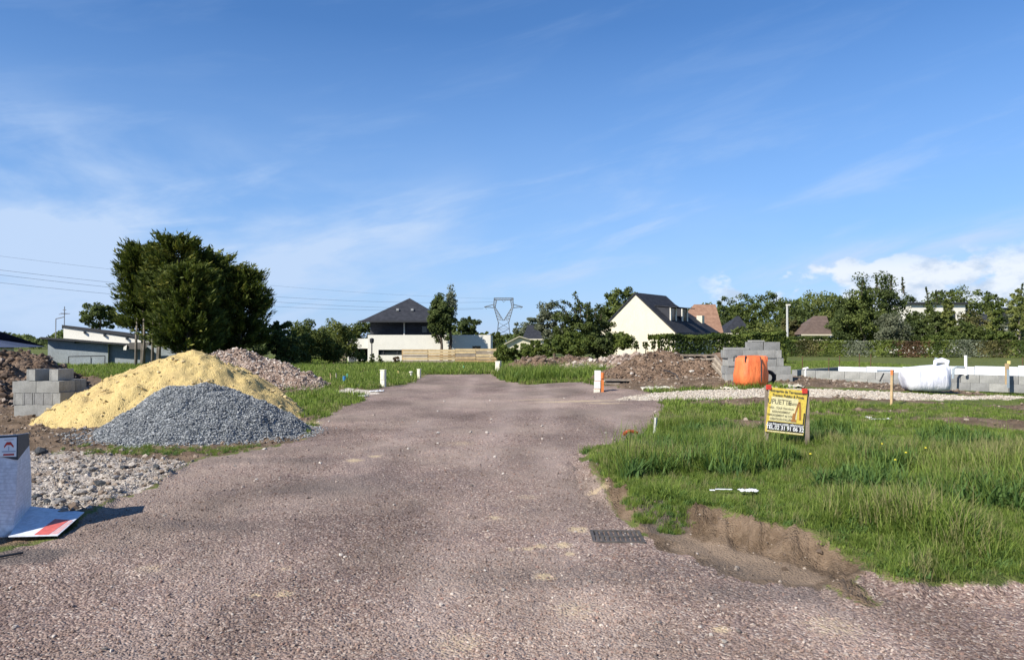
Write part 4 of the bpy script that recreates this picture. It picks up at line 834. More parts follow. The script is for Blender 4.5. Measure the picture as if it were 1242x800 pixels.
w_ = MB().box(f(459), f(488), .12, .17, z(430.5), z(429.9)).box(f(459), f(488), .12, .17, z(424.6), z(424)).box(f(459), f(459) + .06, .12, .17, z(429.8), z(424.7)).box(f(464), f(464) + .12, .12, .17, z(429.8), z(424.7)).box(f(481), f(481) + .12, .12, .17, z(429.8), z(424.7)).build('window', M_DARKTRIM, T)
MB().box(f(459) + .06, f(488), .18, .2, z(429.8), z(424.7)).build('pane', M_GLASS, w_)
MB().box(f(573), f(583), .15, .2, z(424), z(419.5)).build('window', M_GLASS, T)
g = lambda px: lx(T, px, 69)
zz = lambda py: lz(py, 69) + .4
up_ = holed(MB(), g(449), g(533), z(406) - .12, zz(388.5), 3, 3.25, [(g(511.5), g(517.5), zz(403), zz(395.5))]); up_.box(g(449), g(449) + .25, 3.252, 10, z(406) - .12, zz(388.5) - .005).box(g(533) - .25, g(533), 3.252, 10, z(406) - .12, zz(388.5) - .005); up_.build('upper_wall', M_CLAD, T)
MB().box(g(511.5), g(517.5), 3.12, 3.16, zz(403), zz(395.5)).build('upper_window', M_GLASS, T)
e0, e1, ya, yb, ze, za = g(439.5), g(542), 2.1, 10.6, zz(389.5), lz(361.5, 72.5) + .4
ax_ = (e0 + e1) / 2; rf = MB().add([(e0, ya, ze), (e1, ya, ze), (e1, yb, ze), (e0, yb, ze), (ax_, (ya + yb) / 2, za)], [(0, 1, 4), (1, 2, 4), (2, 3, 4), (3, 0, 4), (3, 2, 1, 0)]).build('roof', M_SLATE, T)
MB().box(e0 - .03, e1 + .03, ya - .1, ya - .005, ze - .12, ze + .04).build('gutter', M_DARKTRIM, T)
for q in (480.5, 498.5): MB().box(g(q) - .12, g(q) + .12, ya + 1.65, ya + 1.9, ze + 1.02, ze + 1.22).build('roof_vent', simple('zinc', (.35, .36, .37), .4, .05, 3), rf)
MB().tube([(g(490.5), 2.9, z(406) - .1), (g(490.5), 2.9, ze - .13)], .07, 8).build('downpipe', M_WHITE, T)
# wall lamp post in front
b = G(451, 442); t = thing('lamp_post', 'short black lamp post in front of the white wall', 'lamp', (P(451, 415, 62).x, 62, -.4))
MB().tube([(0, 0, 0), (0, 0, 1.9)], .05, 8).build('pole', M_DARKTRIM, t); MB().tube([(0, 0, 1.91), (0, 0, 2.0), (0, 0, 2.28), (0, 0, 2.36)], [.08, .17, .19, .06], 10).build('lantern', M_DARKTRIM, t)
# bin
t = thing('wheelie_bin', 'dark grey bin by the left opening of the white house', 'bin', (P(427, 415, 63).x, 63, -.4)); MB().prism([(-.24, 0), (.24, 0), (.29, .9), (-.29, .9)], 0, .5).build('body', simple('bin_grey', (.10, .11, .12), .6, .1, 3), t); MB().box(-.31, .31, -.03, .54, .91, .98).build('lid', M_DARKTRIM, t)

# timber fences
M_PLANK = [simple('plank_light', (.60, .43, .23), .85, .14, 2.2, bs=.3), simple('plank_mid', (.50, .34, .17), .85, .16, 2.0, bs=.3), simple('plank_honey', (.66, .50, .28), .85, .12, 2.4, bs=.3), simple('plank_grey', (.36, .29, .22), .85, .15, 2.2, bs=.3)]
t = thing('timber_fence', 'long fence of wide yellow planks in front of the white house', 'fence', (P(488, 415, 62).x, 62, -.4)); rd = random.Random(3)
f = lambda px: lx(t, px, 62)
for bay, (a, c) in enumerate(((488, 519), (519, 552), (552, 577), (577, 602))):
    hp = [(.05), (.28), (.51), (.74), (.97), (1.20)]
    for k, h0 in enumerate(hp):
        if bay > 1 and k == 5 and False: continue
        o = MB().box(f(a) + .01, f(c) - .01, rd.uniform(-.02, .03), .06, h0 + (.02 if bay < 2 else .08), h0 + .195 + (.02 if bay < 2 else .08), rot=Matrix.Rotation(rd.uniform(-.003, .003), 3, 'Y')).build('plank', M_PLANK[rd.choice((0, 0, 1, 2, 2, 3)) if k else 1], t)
for px in (488, 519, 552, 577, 602): MB().box(f(px) - .05, f(px) + .05, .065, .16, -.2, 1.42 if px < 560 else 1.5).build('post', M_PLANK[1], t)
t = thing('timber_fence', 'short grey brown slatted fence left of the white house', 'fence', (P(404, 415, 60).x, 60, -.4))
for k in range(5): MB().box(0, 1.05, rd.uniform(-.02, .02), .05, .05 + k * .22, .21 + k * .22).build('plank', M_PLANK[3], t)
for x_ in (.02, 1.03): MB().box(x_ - .04, x_ + .04, .06, .14, -.1, 1.2).build('post', M_PLANK[3], t)

# low house with two sloping roofs at the left
T = thing('low_house', 'long low house with grey walls and two gently sloping black roofs', 'house', (P(58, 415, 54).x, 54, -.4))
pr(MB(), T, [(58, 411), (131, 417), (131, 452), (58, 452)], 54, 8).build('wall', M_GREYWALL, T)
pr(MB(), T, [(131.3, 417.6), (176, 419), (238, 417.5), (238, 452), (131.3, 452)], 54.3, 8).build('side_wall', M_GREYWALL, T)
pr(MB(), T, [(49, 408.3), (132, 415), (176, 418.4), (176, 420), (131, 416.8), (49, 410.6)], 53.4, 6.5).build('lower_roof', M_DARKTRIM, T)
pr(MB(), T, [(77, 396), (180, 413), (180, 418), (132, 414.7), (77, 410)], 56.5, 5).build('upper_wall', M_WHITE, T)
pr(MB(), T, [(75, 393.8), (150, 402.5), (205, 410.5), (240, 413.6), (240, 417.0), (200, 415.6), (150, 407), (75, 396.2)], 56.38, 8).build('upper_roof', M_DARKTRIM, T)
pr(MB(), T, [(157, 415.3), (182, 414.6), (176, 423.6), (151, 423)], 52.6, .9).build('awning', simple('awning', (.12, .11, .10), .7, .1, 3), T)
pr(MB(), T, [(150, 420.5), (154, 418), (153, 424.5), (149.5, 424)], 52.5, .09).build('awning_end', M_WHITE, T)
for px in (102, 126, 153): pr(MB(), T, [(px - .8, 400.5 + (px - 100) * .14), (px + .8, 400.8 + (px - 100) * .14), (px + .8, 404 + (px - 100) * .14), (px - .8, 403.7 + (px - 100) * .14)], 56.3, .19).build('rafter_end', M_DARKTRIM, T)
for px in (91,): pr(MB(), T, [(px - .7, 413.2), (px + .7, 413.3), (px + .7, 416.2), (px - .7, 416)], 53.7, .29).build('rafter_end', M_DARKTRIM, T)
t = thing('tv_antenna', 'thin rooftop aerial with crossed rods at the left', 'antenna', tuple(P(78, 396, 57))); mt = simple('aluminium', (.25, .26, .28), .4, .05, 3)
MB().tube([(0, 0, 0), (0, 0, 1.55)], .035, 6).build('mast', mt, t); MB().tube([(-.42, 0, .95), (.42, 0, 1.0)], .025, 5).tube([(-.15, -.25, 1.02), (.15, .25, 1.02)], .02, 5).tube([(-.12, 0, 1.28), (.12, 0, 1.28)], .03, 5).build('crossbar', mt, t)
t = thing('street_lamp', 'angular lamp post behind the low roof, left of the aerial', 'lamp', tuple(P(67.5, 412, 60))); MB().tube([(0, 0, -1.5), (0, 0, 1.7)], .04, 6).build('pole', mt, t); MB().tube([(0, 0, 1.7), (.65, 0, 1.85)], .04, 6).build('arm', mt, t)
t = thing('metal_gate', 'grey tubular gate in the tall grass before the grey wall', 'gate', tuple(P(83, 452, 50)))
MB().tube([(0, 0, 0), (0, 0, 1.1)], .03, 6).tube([(2.45, 0, 0), (2.45, 0, 1.15)], .03, 6).tube([(0, 0, 1.1), (2.45, 0, 1.15)], .03, 6).tube([(1.5, 0, 0), (1.5, 0, 1.12)], .02, 6).build('frame', M_DARKTRIM, t); MB().box(.06, 2.4, .02, .03, .1, 1.0).build('panel', M_GREYWALL, t)
T = thing('white_house', 'white house with a blue slate roof at the left edge of the photo', 'house', (P(-40, 415, 46).x, 46, -.3))
pr(MB(), T, [(-60, 421.7), (17, 421.7), (17, 450), (-60, 450)], 46, 7).build('wall', M_WHITE, T); 
o = T.location; A = [P(27, 421, 45.3) - o, P(-70, 421, 45.3) - o, P(-8, 399, 49.6) - o, P(-70, 399, 49.6) - o]
MB().add([tuple(A[0]), tuple(A[1]), tuple(A[3]), tuple(A[2]), (A[0].x - 3.4, 7, A[0].z), (A[1].x - 8, 7, A[1].z)], [(0, 1, 3, 2), (0, 2, 4), (2, 3, 5, 4), (0, 4, 5, 1)]).build('roof', M_BLUEROOF, T)
t = thing('pale_house', 'pale house glimpsed between the bare trunks', 'house', (P(205, 415, 62).x, 62, -.3)); pr(MB(), t, [(180, 406), (200, 395), (224, 404), (224, 430), (180, 430)], 62, 6).build('wall', M_CREAM, t); pr(MB(), t, [(178, 406.2), (200, 393.6), (226, 404), (226, 405.2), (200, 395), (178, 407.6)], 61.6, 7).build('roof', M_TILED, t)

# cream gable house, its ridge running away to the right
a_ = R(38); T = thing('gable_house', 'cream gable house with a black slate roof and two dormers', 'house', (11.0, 66, 0), -a_)
w2, ez, rz_, L1, L2 = 3.8, 2.55, 5.93, 6.0, 9.3
MB().prism([(-w2, -.5), (w2, -.5), (w2, ez), (0, rz_), (-w2, ez)], 0, L1).build('wall', M_CREAM, T)
MB().box(-w2 + .02, w2 - .02, L1 + .003, L2 - .4, -.5, ez).build('rear_wall', M_CREAM, T)
mb = MB()
for s_ in (-1, 1):
    mb.add([(0, -.12, rz_ + .1), (s_ * (w2 + .25), -.12, ez - .12), (s_ * (w2 + .25), L1, ez - .12), (0, L1, rz_ + .1), (0, -.12, rz_ - .06), (s_ * (w2 + .25), -.12, ez - .28), (s_ * (w2 + .25), L1, ez - .28), (0, L1, rz_ - .06)], [(0, 1, 2, 3), (4, 5, 6, 7), (0, 1, 5, 4), (1, 2, 6, 5), (2, 3, 7, 6)])
rf = mb.build('roof', M_SLATE, T)
r2 = rz_ - .42
MB().add([(0, L1 + .01, r2), (0, L1 + 1.1, r2), (w2 + .25, L1 + .01, ez - .14), (w2 + .25, L2 + .3, ez - .14), (-w2 - .25, L2 + .3, ez - .14), (-w2 - .25, L1 + .01, ez - .14)], [(0, 1, 3, 2), (1, 4, 3), (0, 5, 4, 1), (0, 2, 5), (2, 3, 4, 5)]).build('rear_roof', M_SLATE, T)
for yc in (1.75, 4.1):
    xf = 2.75; dm = MB().prism([(.9, 4.95), (xf, 4.72), (xf, 3.45), (1.9, 4.3)], yc - .62, yc + .62).build('dormer', M_CLAD, T)
    MB().box(.7, xf + .22, yc - .72, yc + .72, 4.95, 5.02, rot=Matrix.Rotation(.10, 3, 'Y')).build('dormer_roof', M_SLATE, dm)
    MB().box(xf + .003, xf + .09, yc - .62, yc - .40, 3.5, 4.66).box(xf + .003, xf + .09, yc + .42, yc + .62, 3.5, 4.66).box(xf + .003, xf + .08, yc - .40, yc + .42, 3.42, 3.5).build('dormer_frame', M_WHITE, dm)
    MB().box(xf + .003, xf + .03, yc - .40, yc + .42, 3.5, 4.6).build('pane', M_GLASS, dm)
MB().box(2.2, 2.75, 8.0, 8.55, 2.8, 4.15).build('chimney', M_CREAM, T)
MB().tube([(w2 + .32, -.1, ez - .24), (w2 + .32, L2 + .2, ez - .24)], .06, 6).build('gutter', M_DARKTRIM, T)

def hip_house(label, px0, px1, rx0, rx1, ytop, yeave, ybase, d, depth, rmat, wmat, name='house'):
    T = thing(name, label, 'house', (XD((px0 + px1) / 2, d), d, 0)); o = T.location
    e = [(XD(px0, d) - o.x, 0, lz(yeave, d)), (XD(px1, d) - o.x, 0, lz(yeave, d))]; ym = depth / 2
    r_ = [(XD(rx0, d + ym) - o.x, ym, lz(ytop, d + ym)), (XD(rx1, d + ym) - o.x, ym, lz(ytop, d + ym))]
    V = [e[0], e[1], (e[1][0], depth, e[1][2]), (e[0][0], depth, e[0][2]), r_[0], r_[1]]
    MB().add(V, [(0, 1, 5, 4), (1, 2, 5), (2, 3, 4, 5), (3, 0, 4), (3, 2, 1, 0)]).build('roof', rmat, T)
    MB().box(e[0][0] + .3, e[1][0] - .3, .3, depth - .3, lz(ybase, d), e[0][2] - .16).build('wall', wmat, T)
    MB().box(e[0][0] - .02, e[1][0] + .02, -.08, -.004, e[0][2] - .15, e[0][2] + .03).build('fascia', M_WHITE if wmat is not M_CREAM else M_CREAM, T); return T
hip_house('house with a steep reddish brown tiled roof right of the cream gable', 826, 878, 842, 868, 369, 405, 425, 84, 8, M_TILE, M_CREAM)
hip_house('dark grey pointed roof to the right of the brown tiled roof', 877, 913, 894, 896.5, 383, 404, 422, 112, 7, M_SLATE, M_CREAM)
hip_house('lower dark roof tucked behind the grey pointed roof', 868, 895, 877, 888, 391, 405, 422, 120, 6, M_SLATE, M_CREAM)
T = hip_house('bungalow with a dark brown tiled roof and white gutter board', 972, 1009, 987, 1003, 383, 405.5, 422, 103, 6, M_TILED, M_CREAM)
MB().box(-1.4, -.9, .2, .29, 1.9, 2.5).build('window', M_GLASS, T)
hip_house('dark slate roof between the light trees at the right edge', 1202, 1240, 1212, 1232, 373, 394, 420, 118, 8, M_SLATE, M_WHITE)
hip_house('small dark slate roof left of the shrubbery', 634, 662, 640, 652, 394, 411, 422, 108, 7, M_SLATE, M_CREAM)
T = thing('white_house', 'white modern house behind trees under a thin black roof', 'house', (XD(1104, 108), 108, 0))
f = lambda px: lx(T, px, 108)
mb = holed(MB(), f(1105), f(1171), 0, lz(369, 108), 0, .3, [(f(1133), f(1139), lz(390, 108), lz(380, 108)), (f(1152), f(1160), lz(390, 108), lz(379, 108))]); mb.build('wall', M_WHITE, T); MB().box(f(1105), f(1105) + .3, .303, 8, 0, lz(369, 108)).build('side_wall', M_WHITE, T); MB().box(f(1171) - .3, f(1171), .303, 8, 0, lz(369, 108)).build('side_wall', M_WHITE, T)
MB().box(f(1103), f(1173), -.4, 8.2, lz(368.9, 108), lz(366.6, 108)).build('roof', M_DARKTRIM, T)
for a, c in ((1133, 1139), (1152, 1160)): MB().box(f(a), f(c), .15, .2, lz(390, 108), lz(379.5, 108)).build('window', M_GLASS, T)
T = thing('small_house', 'small pale gable house beyond the end of the road', 'house', (XD(630, 96), 96, 0))
pr(MB(), T, [(614, 416), (630, 408.4), (646, 413), (646, 424), (614, 424)], 96, 7).build('wall', M_CREAM, T); pr(MB(), T, [(611.5, 416.6), (630, 407.2), (649, 413.2), (649, 414), (630, 408.3), (611.5, 417.8)], 95.6, 8).build('roof', simple('cream_roof_edge', (.55, .50, .38), .8, .05, 2), T)

# ------------------------------------------------------------------ pylon and cables
M_STEEL = simple('galvanised_steel', (.16, .18, .20), .5, .05, 1, bs=0)
D = 560; T = thing('electricity_pylon', 'lattice steel electricity pylon with a funnel shaped head on the horizon', 'pylon', (XD(610.5, D), D, 0))
q = lambda px, py, y=0: (XD(px, D) - T.location.x, y, lz(py, D))
def lattice(mb, A, B, n, r=.27):                                    # A, B: two rails as (start, end) pairs, braced between
    for P0, P1 in (A, B): mb.tube([P0, P1], r, 4)
    for k in range(n):
        a = Vector(A[0]).lerp(Vector(A[1]), k / n); b = Vector(B[0]).lerp(Vector(B[1]), (k + 1) / n); c = Vector(B[0]).lerp(Vector(B[1]), k / n); e = Vector(A[0]).lerp(Vector(A[1]), (k + 1) / n)
        mb.tube([a, b], r * .6, 3); mb.tube([c, e], r * .6, 3); mb.tube([e, b], r * .6, 3)
for y in (-2, 2):
    mb = MB(); lattice(mb, (q(604.5, 391, y), q(603, 406, y)), (q(617, 391, y), q(618.5, 406, y)), 2, .28); lattice(mb, (q(603, 406, y), q(600, 417, y)), (q(618.5, 406, y), q(621.5, 417, y)), 1, .28); mb.build('tower_body', M_STEEL, T)
    for s_ in (-1, 1):
        m = lambda px: 610.7 + s_ * (px - 610.7); mb = MB(); lattice(mb, (q(m(617), 391, y), q(m(622.8), 371, y * .5)), (q(m(611), 388.5, y), q(m(620.8), 372.5, y * .5)), 5); mb.build('head_leg', M_STEEL, T)
        mb = MB(); lattice(mb, (q(m(622.8), 371, y * .5), q(m(622), 361.5, y * .3)), (q(m(620.8), 372.5, y * .5), q(m(619), 363.5, y * .3)), 2); mb.build('head_horn', M_STEEL, T)
for s_ in (-1, 1):
    m = lambda px: 610.7 + s_ * (px - 610.7); mb = MB(); mb.tube([q(m(622.5), 369), q(m(634), 372)], .3, 4).tube([q(m(622.8), 373), q(m(634), 372)], .3, 4).tube([q(m(627), 370), q(m(627), 373)], .12, 3); mb.build('cross_arm', M_STEEL, T)
    MB().tube([q(m(634), 372), q(m(631), 374.8)], .14, 4).build('insulator', M_STEEL, T)
mb = MB(); lattice(mb, (q(599, 361.3), q(622.6, 361.3)), (q(599, 363.6), q(622.6, 363.6)), 7); mb.build('top_beam', M_STEEL, T)
MB().tube([q(609, 364), q(611, 366.5)], .14, 4).tube([q(613, 364), q(611, 366.5)], .14, 4).build('insulator', M_STEEL, T)
M_CABLE = simple('cable', (.10, .115, .14), .6, 0, 1, bs=0)
for lab, ya, ym, ye, xe, r in (('lowest power cable, running left from the pylon arm', 347 - 11, 357, 374.5, 586, .075), ('middle power cable, second from the bottom', 333 - 7, 349, 373.6, 587, .08), ('upper dark power cable, above the middle one', 327 - 7, 343, 365.8, 600, .08), ('faint earth wire, highest of the cables', 310 - 7, 327, 362, 600, .05)):
    A = Vector((XD(-60, 300), 300, lz(ya, 300))); B = Vector((XD(xe, D), D, lz(ye, D)))
    k = (140 - CX) / F; t_ = (k * A.y - A.x) / ((B.x - A.x) - k * (B.y - A.y)); p = A.lerp(B, t_); sag = (p.z - lz(ym, p.y)) / (4 * t_ * (1 - t_))
    pts = [A.lerp(B, i / 30) - Vector((0, 0, sag * 4 * (i / 30) * (1 - i / 30))) for i in range(31)]
    pts = [A + (A - pts[1]) * 5] + pts; o = MB().tube([tuple(p - A) for p in pts], r, 3).build('power_cable', M_CABLE); o.location = A; tag(o, lab, 'cable', 'power cables to the pylon')
t = thing('tall_mast', 'pale tall mast standing alone in front of the wood', 'mast', (XD(955, 92), 92, 0)); MB().tube([(0, 0, 0), (0, 0, lz(370, 92))], [.17, .12], 8).build('pole', simple('pale_metal', (.55, .55, .52), .5, .05, 2), t); MB().box(-.12, .38, -.12, .12, lz(370.5, 92), lz(368.8, 92)).build('head', M_WHITE, t)

# ------------------------------------------------------------------ concrete blocks
M_BLOCK = [simple('block_a', (.33, .33, .31), .95, .12, 5, bs=.5), simple('block_b', (.28, .28, .27), .95, .12, 5, bs=.5), simple('block_c', (.37, .365, .34), .95, .12, 5, bs=.5)]
def block_mesh(L=.497, W=.197, H=.246, mat=None):
    mb = MB(); t = .028; l, w_, h = L / 2, W / 2, H
    mb.box(-l, l, -w_, -w_ + t, 0, h).box(-l, l, w_ - t, w_, 0, h)
    for x in (-l, -t / 2, l - t): mb.box(x + .0 if x > -l else x + .006, x + t - (.006 if x > 0 else 0), -w_ + t, w_ - t, 0, h - .003)
    mb.box(-l + t + .006, -t / 2, -w_ + t, w_ - t, .0, .03).box(t / 2, l - t - .006, -w_ + t, w_ - t, .0, .03)
    return mb.mesh('block', mat)
BLK = [block_mesh(mat=m) for m in M_BLOCK]; rd = random.Random(8)
def put_block(T, x, y, z_, rz=0.0, j=.006):
    o = link('block', rd.choice(BLK), T); o.location = (x + rd.uniform(-j, j), y + rd.uniform(-j, j), z_); o.rotation_euler = (0, 0, rz + rd.uniform(-.015, .015)); return o
D = 15.9; T = thing('block_stack', 'stack of grey concrete blocks left of the yellow sand heap', 'block stack', (XD(15, D), D, -.03))
s0 = .05
MB().box(.12, .98, .1, 1.0, 0, .045).build('base_slab', simple('pale_slab', (.6, .58, .53), .9, .1, 4), T)
for k in range(5):
    for i in range(2): put_block(T, .29 + i * .503, .12 + k * .203, s0)
for i in range(5):
    for k in range(2): put_block(T, .13 + i * .203, .26 + k * .503, s0 + .25, R(90))
for k in range(5):
    for i in range(2): put_block(T, .25 + i * .503, .12 + k * .203, s0 + .50)
for x_, y_, a in ((.36, .36, 84), (.80, .44, 84)): put_block(T, x_, y_, s0 + .752, R(a), .0)
D = 23; T = thing('block_stack', 'stepped pile of grey concrete blocks behind the orange bag', 'block stack', (XD(881, D), D, gz1(XD(915, D), D) - .02))
rows = [(0, 4), (.08, 4), (0, 4), (.0, 3.5), (.02, 3)]
for r_, (off, nb) in enumerate(((.02, 4), (.0, 4), (.05, 3.6), (.0, 3.5))):
    for i in range(int(nb)):
        for k in range(3): put_block(T, .25 + off + i * .505, .1 + k * .22, r_ * .25, 0, .02)
    if nb != int(nb):
        for k in range(2): put_block(T, .1 + off + int(nb) * .505, .25 + k * .4, r_ * .25, R(90), .01)
for x_, y_ in ((.95, .3), (1.47, .25)): put_block(T, x_, y_, 1.0, 0, .04)
MB().box(.05, .75, .15, .55, 1.0, 1.07).build('slab', M_BLOCK[2], T); MB().box(.85, 1.25, .2, .6, 1.25, 1.30).build('slab', M_BLOCK[2], T)
# foundation wall with white panels behind
A = Vector((XD(965, 27), 27, 0)); B = Vector((XD(1250, 22), 22, 0)); dr = (B - A).normalized(); ang = math.atan2(dr.y, dr.x)
T = thing('foundation_wall', 'low new foundation wall of grey blocks across the right lot', 'wall', (A.x, A.y, .08), ang)
for r_ in range(2):
    for i in range(31): put_block(T, .25 + i * .505 + (.25 if r_ else 0), 0, r_ * .25 + .02, 0, .003)
for r_ in range(2):
    for i in range(10): put_block(T, -.1, .36 + i * .505, r_ * .25 + .02, R(90), .003)
M_PANEL = simple('white_panel', (.72, .75, .79), .6, .03, 2, bs=.03); M_PANEL2 = simple('white_panel_b', (.74, .77, .80), .6, .04, 2, bs=.03)
T2 = thing('panel_row', 'row of white insulation panels standing behind the foundation wall', 'panels', (A.x, A.y, .03), ang)
x_ = .9; k = 0
while x_ < 15.6:
    w_ = rd.choice((1.0, 1.2, 1.2)); h = .66 + .22 * sstep(0, 9, x_) + rd.uniform(-.012, .012)
    MB().box(x_, x_ + w_ - .012, 1.6, 1.66, .02, float(h)).build('panel', M_PANEL if k % 3 else M_PANEL2, T2); x_ += w_; k += 1
def at_(px, py, d): return tuple(P(px, py, d))
M_PVC = simple('grey_pvc', (.36, .42, .46), .5, .08, 4, bs=0); M_PVCW = simple('white_pvc', (.78, .78, .74), .5, .04, 4, bs=0); M_RUST = simple('rusty_steel', (.16, .08, .05), .8, .2, 6, bs=.1)
M_WOOD = simple('stake_wood', (.56, .40, .22), .85, .15, 5, bs=.2); M_ORANGE = simple('orange_paint', (.72, .22, .06), .6, .1, 5, bs=.05); M_YEL = simple('yellow_cap', (.72, .60, .22), .5, .05, 4, bs=0)
def rod(name, label, cat, a, b, r, mat, n=8, group=None, extra=None):
    a = Vector(a); b = Vector(b); o = MB().tube([(0, 0, 0), tuple(b - a)], r, n).build(name, mat); o.location = a; return tag(o, label, cat, group)
rod('grey_pipe', 'upright grey pipe left behind the white bag', 'pipe', at_(1135.5, 452, 22.4), at_(1135.5, 433.5, 22.4), .045, M_PVC)
t = thing('drain_pipe', 'tall grey pipe with a bent side branch above the white panels', 'pipe', at_(1171.5, 455, 23)); MB().tube([(0, 0, 0), (0, 0, .62)], .045, 8).build('upright', M_PVCW, t)
MB().tube([(-.05, 0, .25), (-.30, 0, .26), (-.38, 0, .20), (-.40, 0, -.1)], .035, 7).build('branch', M_PVC, t)
t = thing('wooden_post', 'short wooden post with a yellow cap against the white panels', 'post', at_(1222, 466, 22)); MB().box(-.05, .03, -.04, .04, 0, .62).build('upright', M_WOOD, t); MB().tube([(.05, 0, .60), (.05, 0, .70)], .05, 8).build('cap', M_YEL, t); MB().box(-.045, .025, -.055, -.041, -.1, .45).build('strap', M_PVC, t)
t = thing('water_standpipe', 'white standpipe with a small elbow at the left end of the foundation', 'pipe', at_(977, 462, 25)); MB().tube([(0, 0, 0), (0, 0, .46)], .035, 8).build('upright', M_PVCW, t); MB().tube([(-.09, 0, .40), (.09, 0, .44)], .04, 7).build('elbow', M_PVCW, t)
rod('grey_bar', 'short grey bar sticking out behind the wooden stake', 'bar', at_(1064, 449.5, 21.5), at_(1084, 449.5, 21.5), .03, M_PVC); rod('black_strut', 'short black strut leaning on the foundation wall', 'strut', at_(1067, 462.5, 21.8), at_(1072, 452.5, 21.8), .022, M_DARKTRIM)
for i, (px, y0, y1) in enumerate([(973, 455, 432), (1005, 455, 434), (1018, 450, 431), (1042, 450, 429), (1056, 448, 429), (1185, 458, 445), (1240, 452, 433)]):
    rod('reinforcing_bar', ['rusty bar behind the standpipe', 'rusty bar right of the standpipe, beyond the wall', 'third rusty bar from the left beyond the wall', 'rusty bar left of the pair near the wooden stake', 'rusty bar right beside the wooden stake, beyond the wall', 'rusty bar right of the bent grey pipe', 'rusty bar at the right edge above the panels'][i], 'rebar', at_(px, y0, 28), at_(px + .4, y1, 28), .014, M_RUST, 5, 'rusty bars beyond the foundation')

# ------------------------------------------------------------------ bulk bags
def bag(name, T, secs, mat, seed, wr=.03, fold=9):
    n = 56; V = []; 
    for z_, wx, wy, ox, tilt in secs:
        for k in range(n):
            a = 2 * math.pi * k / n; c, s_ = math.cos(a), math.sin(a); e = .55; x = math.copysign(abs(c) ** e, c) * wx; y = math.copysign(abs(s_) ** e, s_) * wy
            r_ = 1 + wr * math.sin(fold * a + 3 * z_ + seed) * (.4 + .6 * min(1, z_ * 1.4)) + wr * 2.2 * float(vn(a * 2.2 + seed, z_ * 5, seed))
            V.append((x * r_ + ox, y * r_, z_ + tilt * x + wr * .8 * float(vn(a * 3, z_ * 9, seed + 3))))
    m = len(secs); Fq = [(i * n + k, i * n + (k + 1) % n, (i + 1) * n + (k + 1) % n, (i + 1) * n + k) for i in range(m - 1) for k in range(n)]
    mb = MB(); mb.add(V, Fq + [tuple(range(n))[::-1], tuple((m - 1) * n + k for k in range(n))]); return mb.build(name, mat, T, smooth=True)
def bagmat(name, c, c2):
    m, nt, b, oc = newmat(name); mp = nt.nodes.new('ShaderNodeMapping'); mp.inputs['Scale'].default_value = (1, 1, .35); nt.links.new(oc, mp.inputs[0])
    n1 = noise(nt, mp.outputs[0], 5, 6, .6, .4); nt.links.new(mix(nt, maprange(nt, n1, .4, .7), c, c2), b.inputs['Base Color']); b.inputs['Roughness'].default_value = .55; bump(nt, b, n1, .9, .06); return m
M_OB = bagmat('orange_fabric', (.80, .20, .06), (.62, .13, .04)); M_WB = bagmat('white_fabric', (.68, .68, .72), (.52, .53, .60))
D = 21.6; g0 = gz1(XD(910, D), D); T = thing('bulk_bag', 'full orange bulk bag with a black strap in front of the blocks', 'bulk bag', (XD(910, D), D, g0 - .02), .25)
bag('bag_body', T, [(0, .30, .28, 0, 0), (.03, .37, .34, 0, 0), (.14, .43, .39, 0, 0), (.34, .44, .40, 0, 0), (.55, .41, .38, 0, 0), (.72, .40, .37, 0, .02), (.83, .38, .34, 0, .04), (.89, .30, .27, 0, .03), (.83, .16, .15, 0, 0)], M_OB, 3, .022, 5)
MB().tube([(.06, -.40, .88), (.07, -.455, .7), (.06, -.47, .45), (.05, -.48, .15)], [.012, .022, .024, .02], 6).build('strap', M_DARKTRIM, T)
for x_, y_ in ((-.36, -.3), (.36, -.3), (.36, .3), (-.36, .3)): MB().tube([(x_, y_, .72), (x_ * .98, y_, .86), (x_ * .86, y_ * .9, .89), (x_ * .78, y_ * .82, .78)], .018, 5).build('lifting_loop', M_OB if x_ > 0 else M_DARKTRIM, T)
D = 20.9; g0 = gz1(XD(1120, D), D); T = thing('bulk_bag', 'slumped white bulk bag leaning against the foundation wall', 'bulk bag', (XD(1121, D), D, g0 + .04), -.05)
bag('bag_body', T, [(0, .50, .30, .05, 0), (.03, .58, .36, .04, 0), (.16, .615, .40, .02, .0), (.36, .625, .40, .0, .03), (.52, .635, .36, .0, .06), (.62, .62, .26, .0, .09), (.68, .56, .16, .01, .10), (.64, .36, .09, .03, .09)], M_WB, 8, .035, 7)
MB().tube([(.54, -.12, .66), (.60, -.05, .80), (.50, .05, .84), (.32, .05, .80), (.28, 0, .68)], [.05, .07, .08, .06, .04], 8).build('lifting_loop', M_WB, T, smooth=True)
MB().tube([(-.55, -.1, .60), (-.64, -.1, .46), (-.58, -.12, .32)], .025, 6).build('lifting_loop', M_WB, T)
t = thing('rubber_ring', 'black rubber tyre half hidden behind the orange bag', 'tyre', (XD(933, 22), 22.1, gz1(XD(933, 22), 22) + .20)); 
V = []; Fq = []
for i in range(24):
    for j in range(8):
        a = 2 * math.pi * i / 24; c = 2 * math.pi * j / 8; r_ = .17 + .06 * math.cos(c); V.append((r_ * math.cos(a), .07 * math.sin(c), r_ * math.sin(a))); Fq.append((i * 8 + j, ((i + 1) % 24) * 8 + j, ((i + 1) % 24) * 8 + (j + 1) % 8, i * 8 + (j + 1) % 8))
MB().add(V, Fq).build('tyre', simple('rubber', (.025, .025, .027), .8, .1, 5), t, smooth=True)
